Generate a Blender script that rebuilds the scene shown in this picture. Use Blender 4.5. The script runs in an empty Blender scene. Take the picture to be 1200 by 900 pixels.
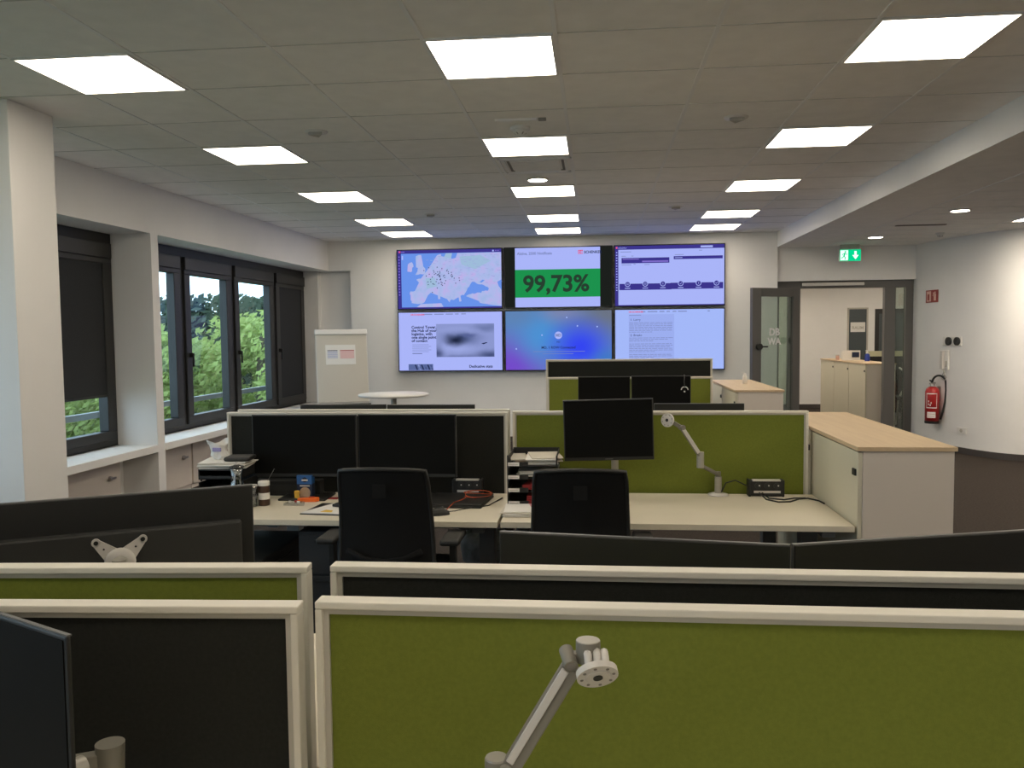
import bpy, bmesh, math, random
from mathutils import Vector, Matrix
random.seed(7)
SC = bpy.context.scene
COL = SC.collection
PI = math.pi

# ---------------------------------------------------------------- camera
YAW, PITCH, ROLL, EYE = 0.10012, 0.06010, 0.0105, 1.62
fwd = Vector((-math.sin(YAW)*math.cos(PITCH), math.cos(YAW)*math.cos(PITCH), -math.sin(PITCH)))
rgt = Vector((math.cos(YAW), math.sin(YAW), 0))
upv = rgt.cross(fwd)
r2 = rgt*math.cos(ROLL) - upv*math.sin(ROLL)
u2 = rgt*math.sin(ROLL) + upv*math.cos(ROLL)
cam_data = bpy.data.cameras.new('camera')
cam_data.sensor_width = 36.0
cam_data.lens = 980.0/1200.0*36.0
cam_data.clip_start = 0.05
cam_data.clip_end = 300
cam = bpy.data.objects.new('camera', cam_data)
COL.objects.link(cam)
cam.matrix_world = Matrix(((r2.x, u2.x, -fwd.x, 0), (r2.y, u2.y, -fwd.y, 0), (r2.z, u2.z, -fwd.z, EYE), (0, 0, 0, 1)))
SC.camera = cam

# ---------------------------------------------------------------- view and light
SC.view_settings.view_transform = 'Standard'
SC.view_settings.look = 'None'
SC.view_settings.gamma = 1.0
SC.view_settings.use_curve_mapping = False
SC.view_settings.exposure = 0.0
PANEL_LIGHT = 10.0
PANEL_BACK = 9.0
SKY_STRENGTH = 3.9
PANEL_RGB = (1.0, 0.885, 0.725)
try:
    SC.cycles.use_denoising = True
    SC.cycles.max_bounces = 8
    SC.cycles.diffuse_bounces = 5
    SC.cycles.transparent_max_bounces = 16
    SC.cycles.caustics_reflective = False
    SC.cycles.caustics_refractive = False
    SC.cycles.sample_clamp_indirect = 6
except Exception:
    pass

world = bpy.data.worlds.new('overcast_sky')
SC.world = world
world.use_nodes = True
wn = world.node_tree
wn.nodes.clear()
wo = wn.nodes.new('ShaderNodeOutputWorld')
wb = wn.nodes.new('ShaderNodeBackground')
wc = wn.nodes.new('ShaderNodeTexCoord')
wz = wn.nodes.new('ShaderNodeTexNoise')
wz.inputs['Scale'].default_value = 2.2
wz.inputs['Detail'].default_value = 5
wr = wn.nodes.new('ShaderNodeValToRGB')
wr.color_ramp.elements[0].position = 0.35
wr.color_ramp.elements[0].color = (0.38, 0.58, 0.80, 1)
wr.color_ramp.elements[1].position = 0.65
wr.color_ramp.elements[1].color = (0.64, 0.79, 0.92, 1)
wn.links.new(wc.outputs['Generated'], wz.inputs['Vector'])
wn.links.new(wz.outputs['Fac'], wr.inputs['Fac'])
wn.links.new(wr.outputs['Color'], wb.inputs['Color'])
wb.inputs['Strength'].default_value = SKY_STRENGTH
wn.links.new(wb.outputs[0], wo.inputs['Surface'])

# ---------------------------------------------------------------- materials
def mat(name, rgb, rough=0.6, metal=0.0, noise=0.0, nscale=30.0, bump=0.0, bscale=200.0, spec=0.5, sheen=0.0, coat=0.0):
    m = bpy.data.materials.new(name)
    m.use_nodes = True
    nt = m.node_tree
    b = nt.nodes['Principled BSDF']
    b.inputs['Base Color'].default_value = (*rgb, 1)
    b.inputs['Roughness'].default_value = rough
    b.inputs['Metallic'].default_value = metal
    b.inputs['Specular IOR Level'].default_value = spec
    b.inputs['Sheen Weight'].default_value = sheen
    b.inputs['Coat Weight'].default_value = coat
    tc = nt.nodes.new('ShaderNodeTexCoord')
    if noise > 0:
        n = nt.nodes.new('ShaderNodeTexNoise')
        n.inputs['Scale'].default_value = nscale
        n.inputs['Detail'].default_value = 4
        r = nt.nodes.new('ShaderNodeValToRGB')
        r.color_ramp.elements[0].position = 0.3
        r.color_ramp.elements[1].position = 0.7
        r.color_ramp.elements[0].color = (*[c*(1-noise) for c in rgb], 1)
        r.color_ramp.elements[1].color = (*[min(1, c*(1+noise)) for c in rgb], 1)
        nt.links.new(tc.outputs['Object'], n.inputs['Vector'])
        nt.links.new(n.outputs['Fac'], r.inputs['Fac'])
        nt.links.new(r.outputs['Color'], b.inputs['Base Color'])
    if bump > 0:
        n2 = nt.nodes.new('ShaderNodeTexNoise')
        n2.inputs['Scale'].default_value = bscale
        n2.inputs['Detail'].default_value = 3
        bp = nt.nodes.new('ShaderNodeBump')
        bp.inputs['Strength'].default_value = bump
        bp.inputs['Distance'].default_value = 0.002
        nt.links.new(tc.outputs['Object'], n2.inputs['Vector'])
        nt.links.new(n2.outputs['Fac'], bp.inputs['Height'])
        nt.links.new(bp.outputs['Normal'], b.inputs['Normal'])
    return m

def emit(name, rgb, strength=1.0):
    m = bpy.data.materials.new(name)
    m.use_nodes = True
    nt = m.node_tree
    nt.nodes.clear()
    o = nt.nodes.new('ShaderNodeOutputMaterial')
    e = nt.nodes.new('ShaderNodeEmission')
    e.inputs['Color'].default_value = (*rgb, 1)
    e.inputs['Strength'].default_value = strength
    nt.links.new(e.outputs[0], o.inputs['Surface'])
    return m

def glass(name, tint=(1, 1, 1), refl=0.06):
    m = bpy.data.materials.new(name)
    m.use_nodes = True
    nt = m.node_tree
    nt.nodes.clear()
    o = nt.nodes.new('ShaderNodeOutputMaterial')
    t = nt.nodes.new('ShaderNodeBsdfTransparent')
    t.inputs['Color'].default_value = (*tint, 1)
    g = nt.nodes.new('ShaderNodeBsdfGlossy')
    g.inputs['Roughness'].default_value = 0.02
    mx = nt.nodes.new('ShaderNodeMixShader')
    mx.inputs[0].default_value = refl
    nt.links.new(t.outputs[0], mx.inputs[1])
    nt.links.new(g.outputs[0], mx.inputs[2])
    nt.links.new(mx.outputs[0], o.inputs['Surface'])
    return m

def ramp_emit(name, kind, stops, scale=1.0, strength=1.0, distort=0.0):
    m = bpy.data.materials.new(name)
    m.use_nodes = True
    nt = m.node_tree
    nt.nodes.clear()
    o = nt.nodes.new('ShaderNodeOutputMaterial')
    e = nt.nodes.new('ShaderNodeEmission')
    e.inputs['Strength'].default_value = strength
    tc = nt.nodes.new('ShaderNodeTexCoord')
    n = nt.nodes.new('ShaderNodeTexNoise')
    n.inputs['Scale'].default_value = scale
    n.inputs['Detail'].default_value = 2
    n.inputs['Distortion'].default_value = distort
    r = nt.nodes.new('ShaderNodeValToRGB')
    els = r.color_ramp.elements
    els[0].position, els[0].color = stops[0][0], (*stops[0][1], 1)
    els[1].position, els[1].color = stops[-1][0], (*stops[-1][1], 1)
    for p, c in stops[1:-1]:
        k = els.new(p)
        k.color = (*c, 1)
    nt.links.new(tc.outputs['Object'], n.inputs['Vector'])
    nt.links.new(n.outputs['Fac'], r.inputs['Fac'])
    nt.links.new(r.outputs['Color'], e.inputs['Color'])
    nt.links.new(e.outputs[0], o.inputs['Surface'])
    return m

def wood(name, c1, c2):
    m = mat(name, c1, 0.5)
    nt = m.node_tree
    b = nt.nodes['Principled BSDF']
    tc = nt.nodes.new('ShaderNodeTexCoord')
    mp = nt.nodes.new('ShaderNodeMapping')
    mp.inputs['Scale'].default_value = (22, 1.2, 22)
    n = nt.nodes.new('ShaderNodeTexNoise')
    n.inputs['Scale'].default_value = 2.0
    n.inputs['Detail'].default_value = 6
    r = nt.nodes.new('ShaderNodeValToRGB')
    r.color_ramp.elements[0].position = 0.3
    r.color_ramp.elements[1].position = 0.7
    r.color_ramp.elements[0].color = (*c1, 1)
    r.color_ramp.elements[1].color = (*c2, 1)
    nt.links.new(tc.outputs['Object'], mp.inputs['Vector'])
    nt.links.new(mp.outputs[0], n.inputs['Vector'])
    nt.links.new(n.outputs['Fac'], r.inputs['Fac'])
    nt.links.new(r.outputs['Color'], b.inputs['Base Color'])
    return m

WALL = mat('wall_paint', (0.85, 0.835, 0.81), 0.75, noise=0.015, nscale=3, bump=0.15, bscale=90)
CEIL = mat('mineral_tile', (0.93, 0.905, 0.87), 0.95, noise=0.03, nscale=8, bump=0.3, bscale=260)
GRID = mat('ceiling_rail_grey', (0.90, 0.89, 0.88), 0.7)
JOINT = mat('ceiling_joint', (0.62, 0.61, 0.58), 0.9)
GAP = mat('ceiling_joint_dark', (0.26, 0.24, 0.22), 0.9)
CARPET = mat('brown_carpet', (0.046, 0.037, 0.031), 0.98, noise=0.25, nscale=60, bump=0.8, bscale=500, spec=0.1)
BASE = mat('dark_skirting', (0.06, 0.052, 0.048), 0.7)
FRAME = mat('anthracite_frame', (0.020, 0.0195, 0.0185), 0.45)
BLIND = mat('dark_blind_fabric', (0.020, 0.022, 0.025), 0.85, noise=0.1, nscale=80)
STEEL_GREY = mat('grey_door_frame', (0.105, 0.10, 0.095), 0.5)
GLASS = glass('window_glass', (0.96, 0.99, 0.98), 0.05)
DGLASS = glass('door_glass', (0.80, 0.86, 0.82), 0.10)
WHITE_FRAME = mat('divider_frame_white', (0.74, 0.70, 0.61), 0.45)
BEAD = mat('divider_bead_grey', (0.50, 0.47, 0.41), 0.55)
GREEN = mat('green_felt', (0.175, 0.205, 0.034), 0.95, noise=0.06, nscale=120, bump=0.3, bscale=900, spec=0.15)
DARKFELT = mat('anthracite_felt', (0.024, 0.0245, 0.021), 0.95, noise=0.1, nscale=150, bump=0.3, bscale=900, spec=0.15)
DESK = mat('cream_desktop', (0.71, 0.65, 0.52), 0.45, noise=0.02, nscale=4)
DESKLEG = mat('grey_desk_steel', (0.16, 0.165, 0.17), 0.5, metal=0.2)
BLACK = mat('black_plastic', (0.014, 0.014, 0.013), 0.5)
SCREEN = mat('switched_off_screen', (0.0055, 0.0055, 0.005), 0.6, spec=0.09)
BACKP = mat('dark_grey_plastic', (0.026, 0.026, 0.024), 0.6, bump=0.2, bscale=700)
EDGE = mat('monitor_edge_grey', (0.12, 0.12, 0.115), 0.4)
MESHB = mat('black_chair_mesh', (0.010, 0.010, 0.010), 0.9, bump=0.5, bscale=900, spec=0.2)
SILVER = mat('silver_aluminium', (0.42, 0.40, 0.35), 0.42, metal=0.35)
SILVER_D = mat('silver_cast_joint', (0.24, 0.225, 0.19), 0.5, metal=0.3)
ALU_L = mat('light_aluminium', (0.64, 0.61, 0.57), 0.45, metal=0.1)
CAB = mat('cabinet_greige', (0.68, 0.61, 0.54), 0.5, noise=0.01, nscale=3)
CABDOOR = mat('cabinet_door_sand', (0.64, 0.60, 0.47), 0.45)
MAPLE = wood('light_maple', (0.58, 0.43, 0.27), (0.64, 0.49, 0.31))
PAPER = mat('white_paper', (0.80, 0.78, 0.74), 0.8)
LIGHTW = mat('white_plastic', (0.78, 0.76, 0.72), 0.45)
CHROME = mat('brushed_steel', (0.42, 0.40, 0.38), 0.35, metal=0.8)
RED = mat('extinguisher_red', (0.42, 0.018, 0.018), 0.35)
REDPAP = mat('red_printed_paper', (0.36, 0.03, 0.03), 0.6)
PINK = mat('pink_slip', (0.72, 0.28, 0.32), 0.7)
ORANGE = mat('orange_plastic', (0.85, 0.16, 0.02), 0.4)
YELLOW = mat('yellow_label', (0.75, 0.48, 0.06), 0.6)
BLUE = mat('blue_print', (0.02, 0.12, 0.38), 0.5)
NAVY = mat('navy_print', (0.01, 0.02, 0.06), 0.5)
BROWN = mat('hazelnut_spread', (0.055, 0.022, 0.010), 0.35)
BEIGE = mat('beige_print', (0.55, 0.40, 0.28), 0.6)
CLEAR = glass('drinking_glass', (0.78, 0.81, 0.83), 0.24)
BINBAG = mat('grey_bin_liner', (0.16, 0.17, 0.18), 0.45, noise=0.3, nscale=20)
BINM = mat('dark_bin_plastic', (0.035, 0.038, 0.042), 0.5)
FIREDOOR = mat('slate_panel', (0.06, 0.075, 0.08), 0.5)
LAMP = emit('lamp_diffuser', PANEL_RGB, PANEL_LIGHT)
LAMP_A = emit('aisle_lamp_diffuser', PANEL_RGB, 38.0)
LAMP_B = emit('lamp_diffuser_dim', PANEL_RGB, PANEL_BACK)
LAMP_W = emit('downlight_diffuser', (1.0, 0.86, 0.68), 30.0)
LAMP_H = emit('hall_lamp_diffuser', (1.0, 0.88, 0.72), 20.0)

# ---------------------------------------------------------------- mesh helpers
def tfm(loc=(0, 0, 0), rz=0.0, rx=0.0, ry=0.0):
    return Matrix.Translation(loc) @ Matrix.Rotation(rz, 4, 'Z') @ Matrix.Rotation(ry, 4, 'Y') @ Matrix.Rotation(rx, 4, 'X')

class MB:
    def __init__(s):
        s.v, s.f, s.m, s.sm = [], [], [], []
        s.mats = []
    def mi(s, m):
        if m not in s.mats:
            s.mats.append(m)
        return s.mats.index(m)
    def add(s, vs, fs, m, M=None, smooth=False):
        k = len(s.v)
        i = s.mi(m)
        for p in vs:
            p = Vector(p)
            s.v.append(tuple(M @ p) if M is not None else tuple(p))
        for f in fs:
            s.f.append([a+k for a in f])
            s.m.append(i)
            s.sm.append(smooth)
        return s
    def box(s, x0, x1, y0, y1, z0, z1, m, M=None):
        vs = [(x0, y0, z0), (x1, y0, z0), (x1, y1, z0), (x0, y1, z0), (x0, y0, z1), (x1, y0, z1), (x1, y1, z1), (x0, y1, z1)]
        fs = [(0, 3, 2, 1), (4, 5, 6, 7), (0, 1, 5, 4), (1, 2, 6, 5), (2, 3, 7, 6), (3, 0, 4, 7)]
        return s.add(vs, fs, m, M)
    def bar(s, a, b, w, h, m, up=(0, 0, 1), M=None):
        a, b = Vector(a), Vector(b)
        d = (b-a).normalized()
        upv_ = Vector(up)
        if abs(d.dot(upv_)) > 0.98:
            upv_ = Vector((0, 1, 0))
        sd = d.cross(upv_).normalized()
        uu = sd.cross(d)
        vs = []
        for p in (a, b):
            for i, j in ((-1, -1), (1, -1), (1, 1), (-1, 1)):
                vs.append(p + sd*(i*w/2) + uu*(j*h/2))
        fs = [(0, 3, 2, 1), (4, 5, 6, 7), (0, 1, 5, 4), (1, 2, 6, 5), (2, 3, 7, 6), (3, 0, 4, 7)]
        return s.add(vs, fs, m, M)
    def cyl(s, a, b, r0, r1, m, seg=20, M=None, smooth=True):
        a, b = Vector(a), Vector(b)
        d = (b-a).normalized()
        t = Vector((0, 0, 1)) if abs(d.z) < 0.9 else Vector((1, 0, 0))
        x = d.cross(t).normalized()
        y = d.cross(x)
        vs = []
        for p, r in ((a, r0), (b, r1)):
            for i in range(seg):
                an = 2*PI*i/seg
                vs.append(p + x*math.cos(an)*r + y*math.sin(an)*r)
        fs = [(i, (i+1) % seg, seg+(i+1) % seg, seg+i) for i in range(seg)]
        s.add(vs, fs, m, M, smooth)
        k = [tuple(range(seg-1, -1, -1)), tuple(range(seg, 2*seg))]
        return s.add(vs, k, m, M, False)
    def tube(s, pts, r, m, seg=8, M=None, closed=False):
        pts = [Vector(p) for p in pts]
        n = len(pts)
        vs = []
        prev = None
        for i, p in enumerate(pts):
            if closed:
                d = (pts[(i+1) % n]-pts[i-1]).normalized()
            else:
                d = (pts[min(i+1, n-1)]-pts[max(i-1, 0)]).normalized()
            if prev is None:
                t = Vector((0, 0, 1)) if abs(d.z) < 0.9 else Vector((1, 0, 0))
                x = d.cross(t).normalized()
            else:
                x = (prev - d*prev.dot(d)).normalized()
            prev = x
            y = d.cross(x)
            for k in range(seg):
                an = 2*PI*k/seg
                vs.append(p + x*math.cos(an)*r + y*math.sin(an)*r)
        fs = []
        rng = n if closed else n-1
        for i in range(rng):
            j = (i+1) % n
            for k in range(seg):
                k2 = (k+1) % seg
                fs.append((i*seg+k, i*seg+k2, j*seg+k2, j*seg+k))
        if not closed:
            fs.append(tuple(range(seg-1, -1, -1)))
            fs.append(tuple((n-1)*seg+k for k in range(seg)))
        return s.add(vs, fs, m, M, True)
    def lathe(s, prof, m, seg=24, M=None):
        vs = []
        for r, z in prof:
            for k in range(seg):
                an = 2*PI*k/seg
                vs.append((r*math.cos(an), r*math.sin(an), z))
        fs = []
        for i in range(len(prof)-1):
            for k in range(seg):
                k2 = (k+1) % seg
                fs.append((i*seg+k, i*seg+k2, (i+1)*seg+k2, (i+1)*seg+k))
        s.add(vs, fs, m, M, True)
        return s
    def prism(s, poly, z0, z1, m, M=None):
        n = len(poly)
        vs = [(x, y, z0) for x, y in poly] + [(x, y, z1) for x, y in poly]
        fs = [tuple(range(n-1, -1, -1)), tuple(range(n, 2*n))]
        fs += [(i, (i+1) % n, n+(i+1) % n, n+i) for i in range(n)]
        return s.add(vs, fs, m, M)
    def quad(s, a, b, c, d, m, M=None):
        return s.add([a, b, c, d], [(0, 1, 2, 3)], m, M)
    def build(s, name, parent=None, bevel=0.0, seg=2):
        me = bpy.data.meshes.new(name)
        me.from_pydata(s.v, [], s.f)
        for m in s.mats:
            me.materials.append(m)
        me.polygons.foreach_set('material_index', s.m)
        me.polygons.foreach_set('use_smooth', s.sm)
        me.update()
        o = bpy.data.objects.new(name, me)
        COL.objects.link(o)
        if parent:
            o.parent = parent
        if bevel > 0:
            bv = o.modifiers.new('bevel', 'BEVEL')
            bv.width = bevel
            bv.segments = seg
            bv.limit_method = 'ANGLE'
            bv.angle_limit = math.radians(50)
        return o

def tag(o, label, cat, group=None):
    o['label'] = label
    o['category'] = cat
    if group:
        o['group'] = group
    return o
def thing(name, label, cat, loc=(0, 0, 0), rz=0.0, group=None):
    o = bpy.data.objects.new(name, None)
    o.empty_display_size = 0.1
    COL.objects.link(o)
    o.location = loc
    o.rotation_euler = (0, 0, rz)
    return tag(o, label, cat, group)
def struct(o):
    o['kind'] = 'structure'
    return o
def dup(root, loc, rz=None, label=None, group=None):
    r = root.copy()
    COL.objects.link(r)
    r.location = loc
    if rz is not None:
        r.rotation_euler = (0, 0, rz)
    if label:
        r['label'] = label
    if group:
        r['group'] = group
    for ch in list(root.children):
        c = ch.copy()
        COL.objects.link(c)
        c.parent = r
        for g in list(ch.children):
            d = g.copy()
            COL.objects.link(d)
            d.parent = c
    return r

_txt = {}
def text_polys(txt, size, bold=0.0, align='LEFT'):
    key = (txt, size, bold, align)
    if key in _txt:
        return _txt[key]
    cu = bpy.data.curves.new('lettering', 'FONT')
    cu.body = txt
    cu.size = size
    cu.offset = bold
    cu.align_x = align
    cu.resolution_u = 3
    ob = bpy.data.objects.new('lettering', cu)
    COL.objects.link(ob)
    dg = bpy.context.evaluated_depsgraph_get()
    me = bpy.data.meshes.new_from_object(ob.evaluated_get(dg))
    vs = [tuple(v.co) for v in me.vertices]
    fs = [tuple(p.vertices) for p in me.polygons]
    bpy.data.objects.remove(ob)
    bpy.data.curves.remove(cu)
    bpy.data.meshes.remove(me)
    _txt[key] = (vs, fs)
    return vs, fs
def put_text(mb, txt, u, v, off, size, m, bold=0.0, align='LEFT', M=None):
    """lettering on a surface that faces -y; u right, v up, off towards the viewer side"""
    vs, fs = text_polys(txt, size, bold, align)
    mb.add([(u+x, -off, v+y) for x, y, z in vs], fs, m, M)

# ---------------------------------------------------------------- room shell
ZC, ZL, YB, XB = 3.04, 2.82, 12.42, 2.61
def wx(y, off=0.0):
    return -4.19 - off + 0.0265*(y-6.1)
Y0 = -3.0

b = MB(); b.box(-4.75, 9.2, Y0, 18.1, -0.2, 0.0, CARPET)
struct(b.build('floor'))
b = MB(); b.box(-4.75, XB, Y0, YB+0.2, ZC, ZC+0.15, CEIL)
struct(b.build('ceiling'))
b = MB(); b.box(XB, 9.2, Y0, YB+0.25, ZL, ZL+0.37, CEIL)
b.box(XB-0.012, XB, Y0, YB, ZL, ZC, WALL)
struct(b.build('ceiling_aisle'))
# rails and joints of the suspended ceiling
b = MB()
for x in (-3.62, -2.945, -2.305, -1.59, -0.825, -0.185, 0.575, 1.295, 1.935):
    b.box(x-0.011, x+0.011, Y0, YB, ZC-0.004, ZC+0.01, GRID)
ys = [2.71, 3.38, 4.055, 4.69, 5.40, 6.09, 6.72, 7.43, 8.12, 8.75, 9.44, 10.10, 10.73, 11.34, 11.97]
for y in ys:
    b.box(-4.2, XB, y-0.003, y+0.003, ZC-0.003, ZC+0.01, JOINT)
struct(b.build('trim_1'))
b = MB()
for x in (3.3, 4.6, 5.25, 6.5, 7.8):
    b.box(x-0.011, x+0.011, Y0, YB, ZL-0.004, ZL+0.01, GRID)
for k in range(24):
    y = 1.2 + 0.325*k*1.45
    if y < YB:
        b.box(3.3, 9.2, y-0.004, y+0.004, ZL-0.003, ZL+0.01, GRID)
struct(b.build('trim_2'))

# back wall with the recess at its left end
b = MB()
b.box(-3.69, XB, YB, YB+0.25, 0, ZC, WALL)
b.box(-4.75, -3.69, YB, YB+0.25, 2.595, ZC, WALL)
b.box(-4.75, -3.69, YB+0.13, YB+0.25, 0, 2.595, WALL)
b.box(-4.75, -4.20, YB, YB+0.13, 0, 2.595, WALL)
struct(b.build('wall_back'))
b = MB(); b.box(-3.69, XB, YB-0.014, YB, 0, 0.08, BASE)
struct(b.build('baseboard_back'))
# wall over and beside the glazed door
b = MB()
b.box(XB, 4.56, YB+0.06, YB+0.25, 2.335, ZL, WALL)
b.box(4.545, 4.75, YB+0.0, YB+0.25, 0, ZL, WALL)
struct(b.build('wall_door'))
# right wall: slanted piece that rounds into a frontal one
pl = [(4.54, 12.42), (4.575, 12.05), (4.655, 11.65), (4.765, 11.28), (4.90, 10.98), (5.06, 10.78), (5.28, 10.65), (5.55, 10.59), (5.9, 10.58), (9.2, 10.58)]
def smooth_line(p, k=6):
    out = []
    for i in range(len(p)-1):
        p0, p1, p2, p3 = p[max(i-1, 0)], p[i], p[i+1], p[min(i+2, len(p)-1)]
        for j in range(k):
            t = j/k
            out.append(tuple(0.5*((2*p1[a]) + (p2[a]-p0[a])*t + (2*p0[a]-5*p1[a]+4*p2[a]-p3[a])*t*t + (3*p1[a]-p0[a]-3*p2[a]+p3[a])*t**3) for a in (0, 1)))
    return out + [p[-1]]
pl = smooth_line(pl)
wall_pl = pl
b = MB()
poly = pl + [(9.2, 12.67), (4.53, 12.67)]
b.prism(poly, 0, ZL, WALL)
struct(b.build('wall_right'))
b = MB()
inner = [(x+0.0, y) for x, y in pl]
for i in range(len(pl)-1):
    a, c = Vector((*pl[i], 0.04)), Vector((*pl[i+1], 0.04))
    d = (c-a).normalized()
    n = Vector((d.y, -d.x, 0))
    n = -n if n.y > 0 else n
    b.bar(a+n*0.007, c+n*0.007, 0.014, 0.08, BASE)
struct(b.build('baseboard_right'))
b = MB(); b.box(9.2, 9.35, Y0, 10.6, 0, ZL, WALL)
struct(b.build('wall_side'))
b = MB(); b.box(-4.75, 9.2, Y0-0.15, Y0, 0, ZC, WALL)
struct(b.build('wall_rear'))

# window wall
def slab(b, y0, y1, o0, o1, z0, z1, m):
    """block along the window wall between offsets o0 (room side) and o1 behind the face"""
    p = [(wx(y0, o1), y0), (wx(y0, o0), y0), (wx(y1, o0), y1), (wx(y1, o1), y1)]
    b.prism(p, z0, z1, m)
b = MB()
slab(b, Y0, YB, 0, 0.52, 2.595, ZC, WALL)           # bulkhead
slab(b, 7.54, 7.665, 0, 0.505, 0, 2.595, WALL)       # pier
slab(b, 4.72, 5.16, 0, 0.62, 0, 2.595, WALL)
slab(b, -0.6, -0.2, 0, 0.62, 0, 2.595, WALL)
slab(b, Y0, YB, 0.36, 0.52, 0, 0.60, WALL)          # parapet
slab(b, Y0, 4.8, 0.36, 0.62, 2.4, 2.595, WALL)
struct(b.build('wall_left'))
b = MB()
b.box(-4.3, -3.46, 4.72, 5.14, 0, ZC, WALL)
struct(b.build('wall_pillar', bevel=0.004))
b = MB()
for (a, c) in ((-0.2, 4.72), (5.16, 7.54), (7.665, YB)):
    slab(b, a, c, -0.01, 0.42, 0.53, 0.60, WALL)
struct(b.build('window_1_sill', bevel=0.004))
b = MB()
slab(b, Y0, YB, -0.0, 0.004, 0.0, 0.01, BASE)
struct(b.build('baseboard_left'))

# windows: each run of sashes is one structure, its sashes are parts
def window_run(idx, edges, blinds):
    y0, y1 = edges[0], edges[-1]
    f = MB()
    slab(f, y0, y1, 0.40, 0.50, 2.50, 2.595, FRAME)
    slab(f, y0, y1, 0.40, 0.50, 0.60, 0.655, FRAME)
    for e in edges:
        w = 0.05
        slab(f, max(y0, e-w), min(y1, e+w), 0.40, 0.50, 0.655, 2.50, FRAME)
    root = struct(f.build('window_%d' % idx))
    for i in range(len(edges)-1):
        a, c = edges[i]+0.05, edges[i+1]-0.05
        s = MB()
        top = 2.31
        slab(s, a, c, 0.36, 0.47, top+0.05, 2.50, FRAME)       # blind cassette and head
        slab(s, a, c, 0.375, 0.47, top, top+0.05, FRAME)
        slab(s, a, c, 0.375, 0.47, 0.655, 0.745, FRAME)
        slab(s, a, a+0.12, 0.375, 0.47, 0.745, top, FRAME)
        slab(s, c-0.12, c, 0.375, 0.47, 0.745, top, FRAME)
        so = s.build('window_sash', root, bevel=0.006)
        g = MB()
        slab(g, a+0.12, c-0.12, 0.43, 0.436, 0.745, top, GLASS)
        g.build('glass_pane', so)
        h = MB()
        yh = a+0.055
        p = Vector((wx(yh, 0.365), yh, 1.42))
        h.bar(p+Vector((-0.01, 0, 0)), p+Vector((0.03, 0, 0)), 0.02, 0.05, BLACK)
        h.bar(p+Vector((0.035, 0, -0.13)), p+Vector((0.035, 0, 0.02)), 0.018, 0.022, BLACK)
        h.build('handle', so, bevel=0.003)
        if i in blinds:
            d = MB()
            slab(d, a+0.115, c-0.115, 0.388, 0.392, blinds[i], top+0.02, BLIND)
            slab(d, a+0.115, c-0.115, 0.382, 0.398, blinds[i]-0.02, blinds[i], FRAME)
            d.build('roller_blind', so)
    return root
window_run(1, [5.16, 6.33, 7.54], {1: 1.09})
window_run(2, [7.665, 8.79, 10.0, 11.27, YB], {3: 0.745})
window_run(3, [-0.2, 1.1, 2.3, 3.5, 4.72], {})

# ---------------------------------------------------------------- radiator cupboards under the sill
def niche_cabinet(y0, y1, label):
    r = thing('sill_cabinet', label, 'cabinet', (0, 0, 0), 0, None)
    m = MB(); slab(m, y0, y1, 0.20, 0.35, 0.0, 0.50, CAB)
    m.build('body', r)
    m = MB(); slab(m, y0+0.012, y1-0.012, 0.18, 0.199, 0.05, 0.485, CAB)
    d = m.build('door', r, bevel=0.003)
    m = MB()
    yy = y1-0.18
    p = Vector((wx(yy, 0.18), yy, 0.36))
    m.cyl(p, p+Vector((0.022, 0, 0)), 0.022, 0.022, CHROME, 16)
    m.bar(p+Vector((0.03, -0.035, 0.0)), p+Vector((0.03, 0.05, 0.0)), 0.018, 0.02, CHROME)
    m.build('knob', d, bevel=0.002)
    return r
for a, c, l in ((5.2, 6.3, 'pale grey cupboard under the sill beside the pillar, nearest one'), (6.32, 7.22, 'pale grey cupboard under the sill left of the narrow pier'),
                (7.75, 8.5, 'pale grey cupboard below the sill just right of the narrow pier'), (8.52, 9.4, 'pale grey cupboard below the sill in front of dark divider'),
                (9.42, 10.3, 'pale grey cupboard deep under the window row, behind the dark divider')):
    niche_cabinet(a, c, l)

# ---------------------------------------------------------------- ceiling lights
def ceiling_light(x0, y0, label, z=ZC, m=LAMP, w=0.625, l=0.625, group='square ceiling lights'):
    r = thing('ceiling_light', label, 'light', (x0+w/2, y0+l/2, z), 0, group)
    q = MB()
    t = 0.012
    for s_ in ((-w/2, w/2, -l/2, -l/2+t), (-w/2, w/2, l/2-t, l/2), (-w/2, -w/2+t, -l/2+t, l/2-t), (w/2-t, w/2, -l/2+t, l/2-t)):
        q.box(s_[0], s_[1], s_[2], s_[3], -0.012, 0.0, LIGHTW)
    q.build('frame', r)
    q = MB(); q.box(-w/2+t, w/2-t, -l/2+t, l/2-t, -0.009, -0.001, m)
    q.build('diffuser', r)
    return r
cols = [(-2.94, 'left row by the windows'), (-0.82, 'middle row'), (1.30, 'right row beside the bulkhead')]
rows = [(4.05, 'nearest and largest'), (6.10, 'second nearest'), (8.12, 'third nearest'), (10.08, 'second farthest'), (11.35, 'farthest')]
for cx, cn in cols:
    for ry, rn in rows:
        ceiling_light(cx, ry, '%s square ceiling light in the %s' % (rn, cn))
for cx, cn in cols:
    for ry, rn in ((2.0, 'just above the viewer'), (-0.05, 'behind the viewer'), (-2.1, 'at the rear wall')):
        ceiling_light(cx, ry, 'square ceiling light %s in the %s' % (rn, cn), m=LAMP_B, group='ceiling lights behind the viewer')
ceiling_light(4.62, 9.32, 'square light in the lower aisle ceiling cut by the right photo edge', z=ZL, m=LAMP_A, group='aisle ceiling lights')
for y, rn in ((7.2, 'second'), (5.0, 'third'), (2.8, 'fourth'), (0.5, 'fifth')):
    ceiling_light(4.62, y, '%s square light along the low aisle ceiling outside the view' % rn, z=ZL, m=LAMP_A, group='aisle ceiling lights')

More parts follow.
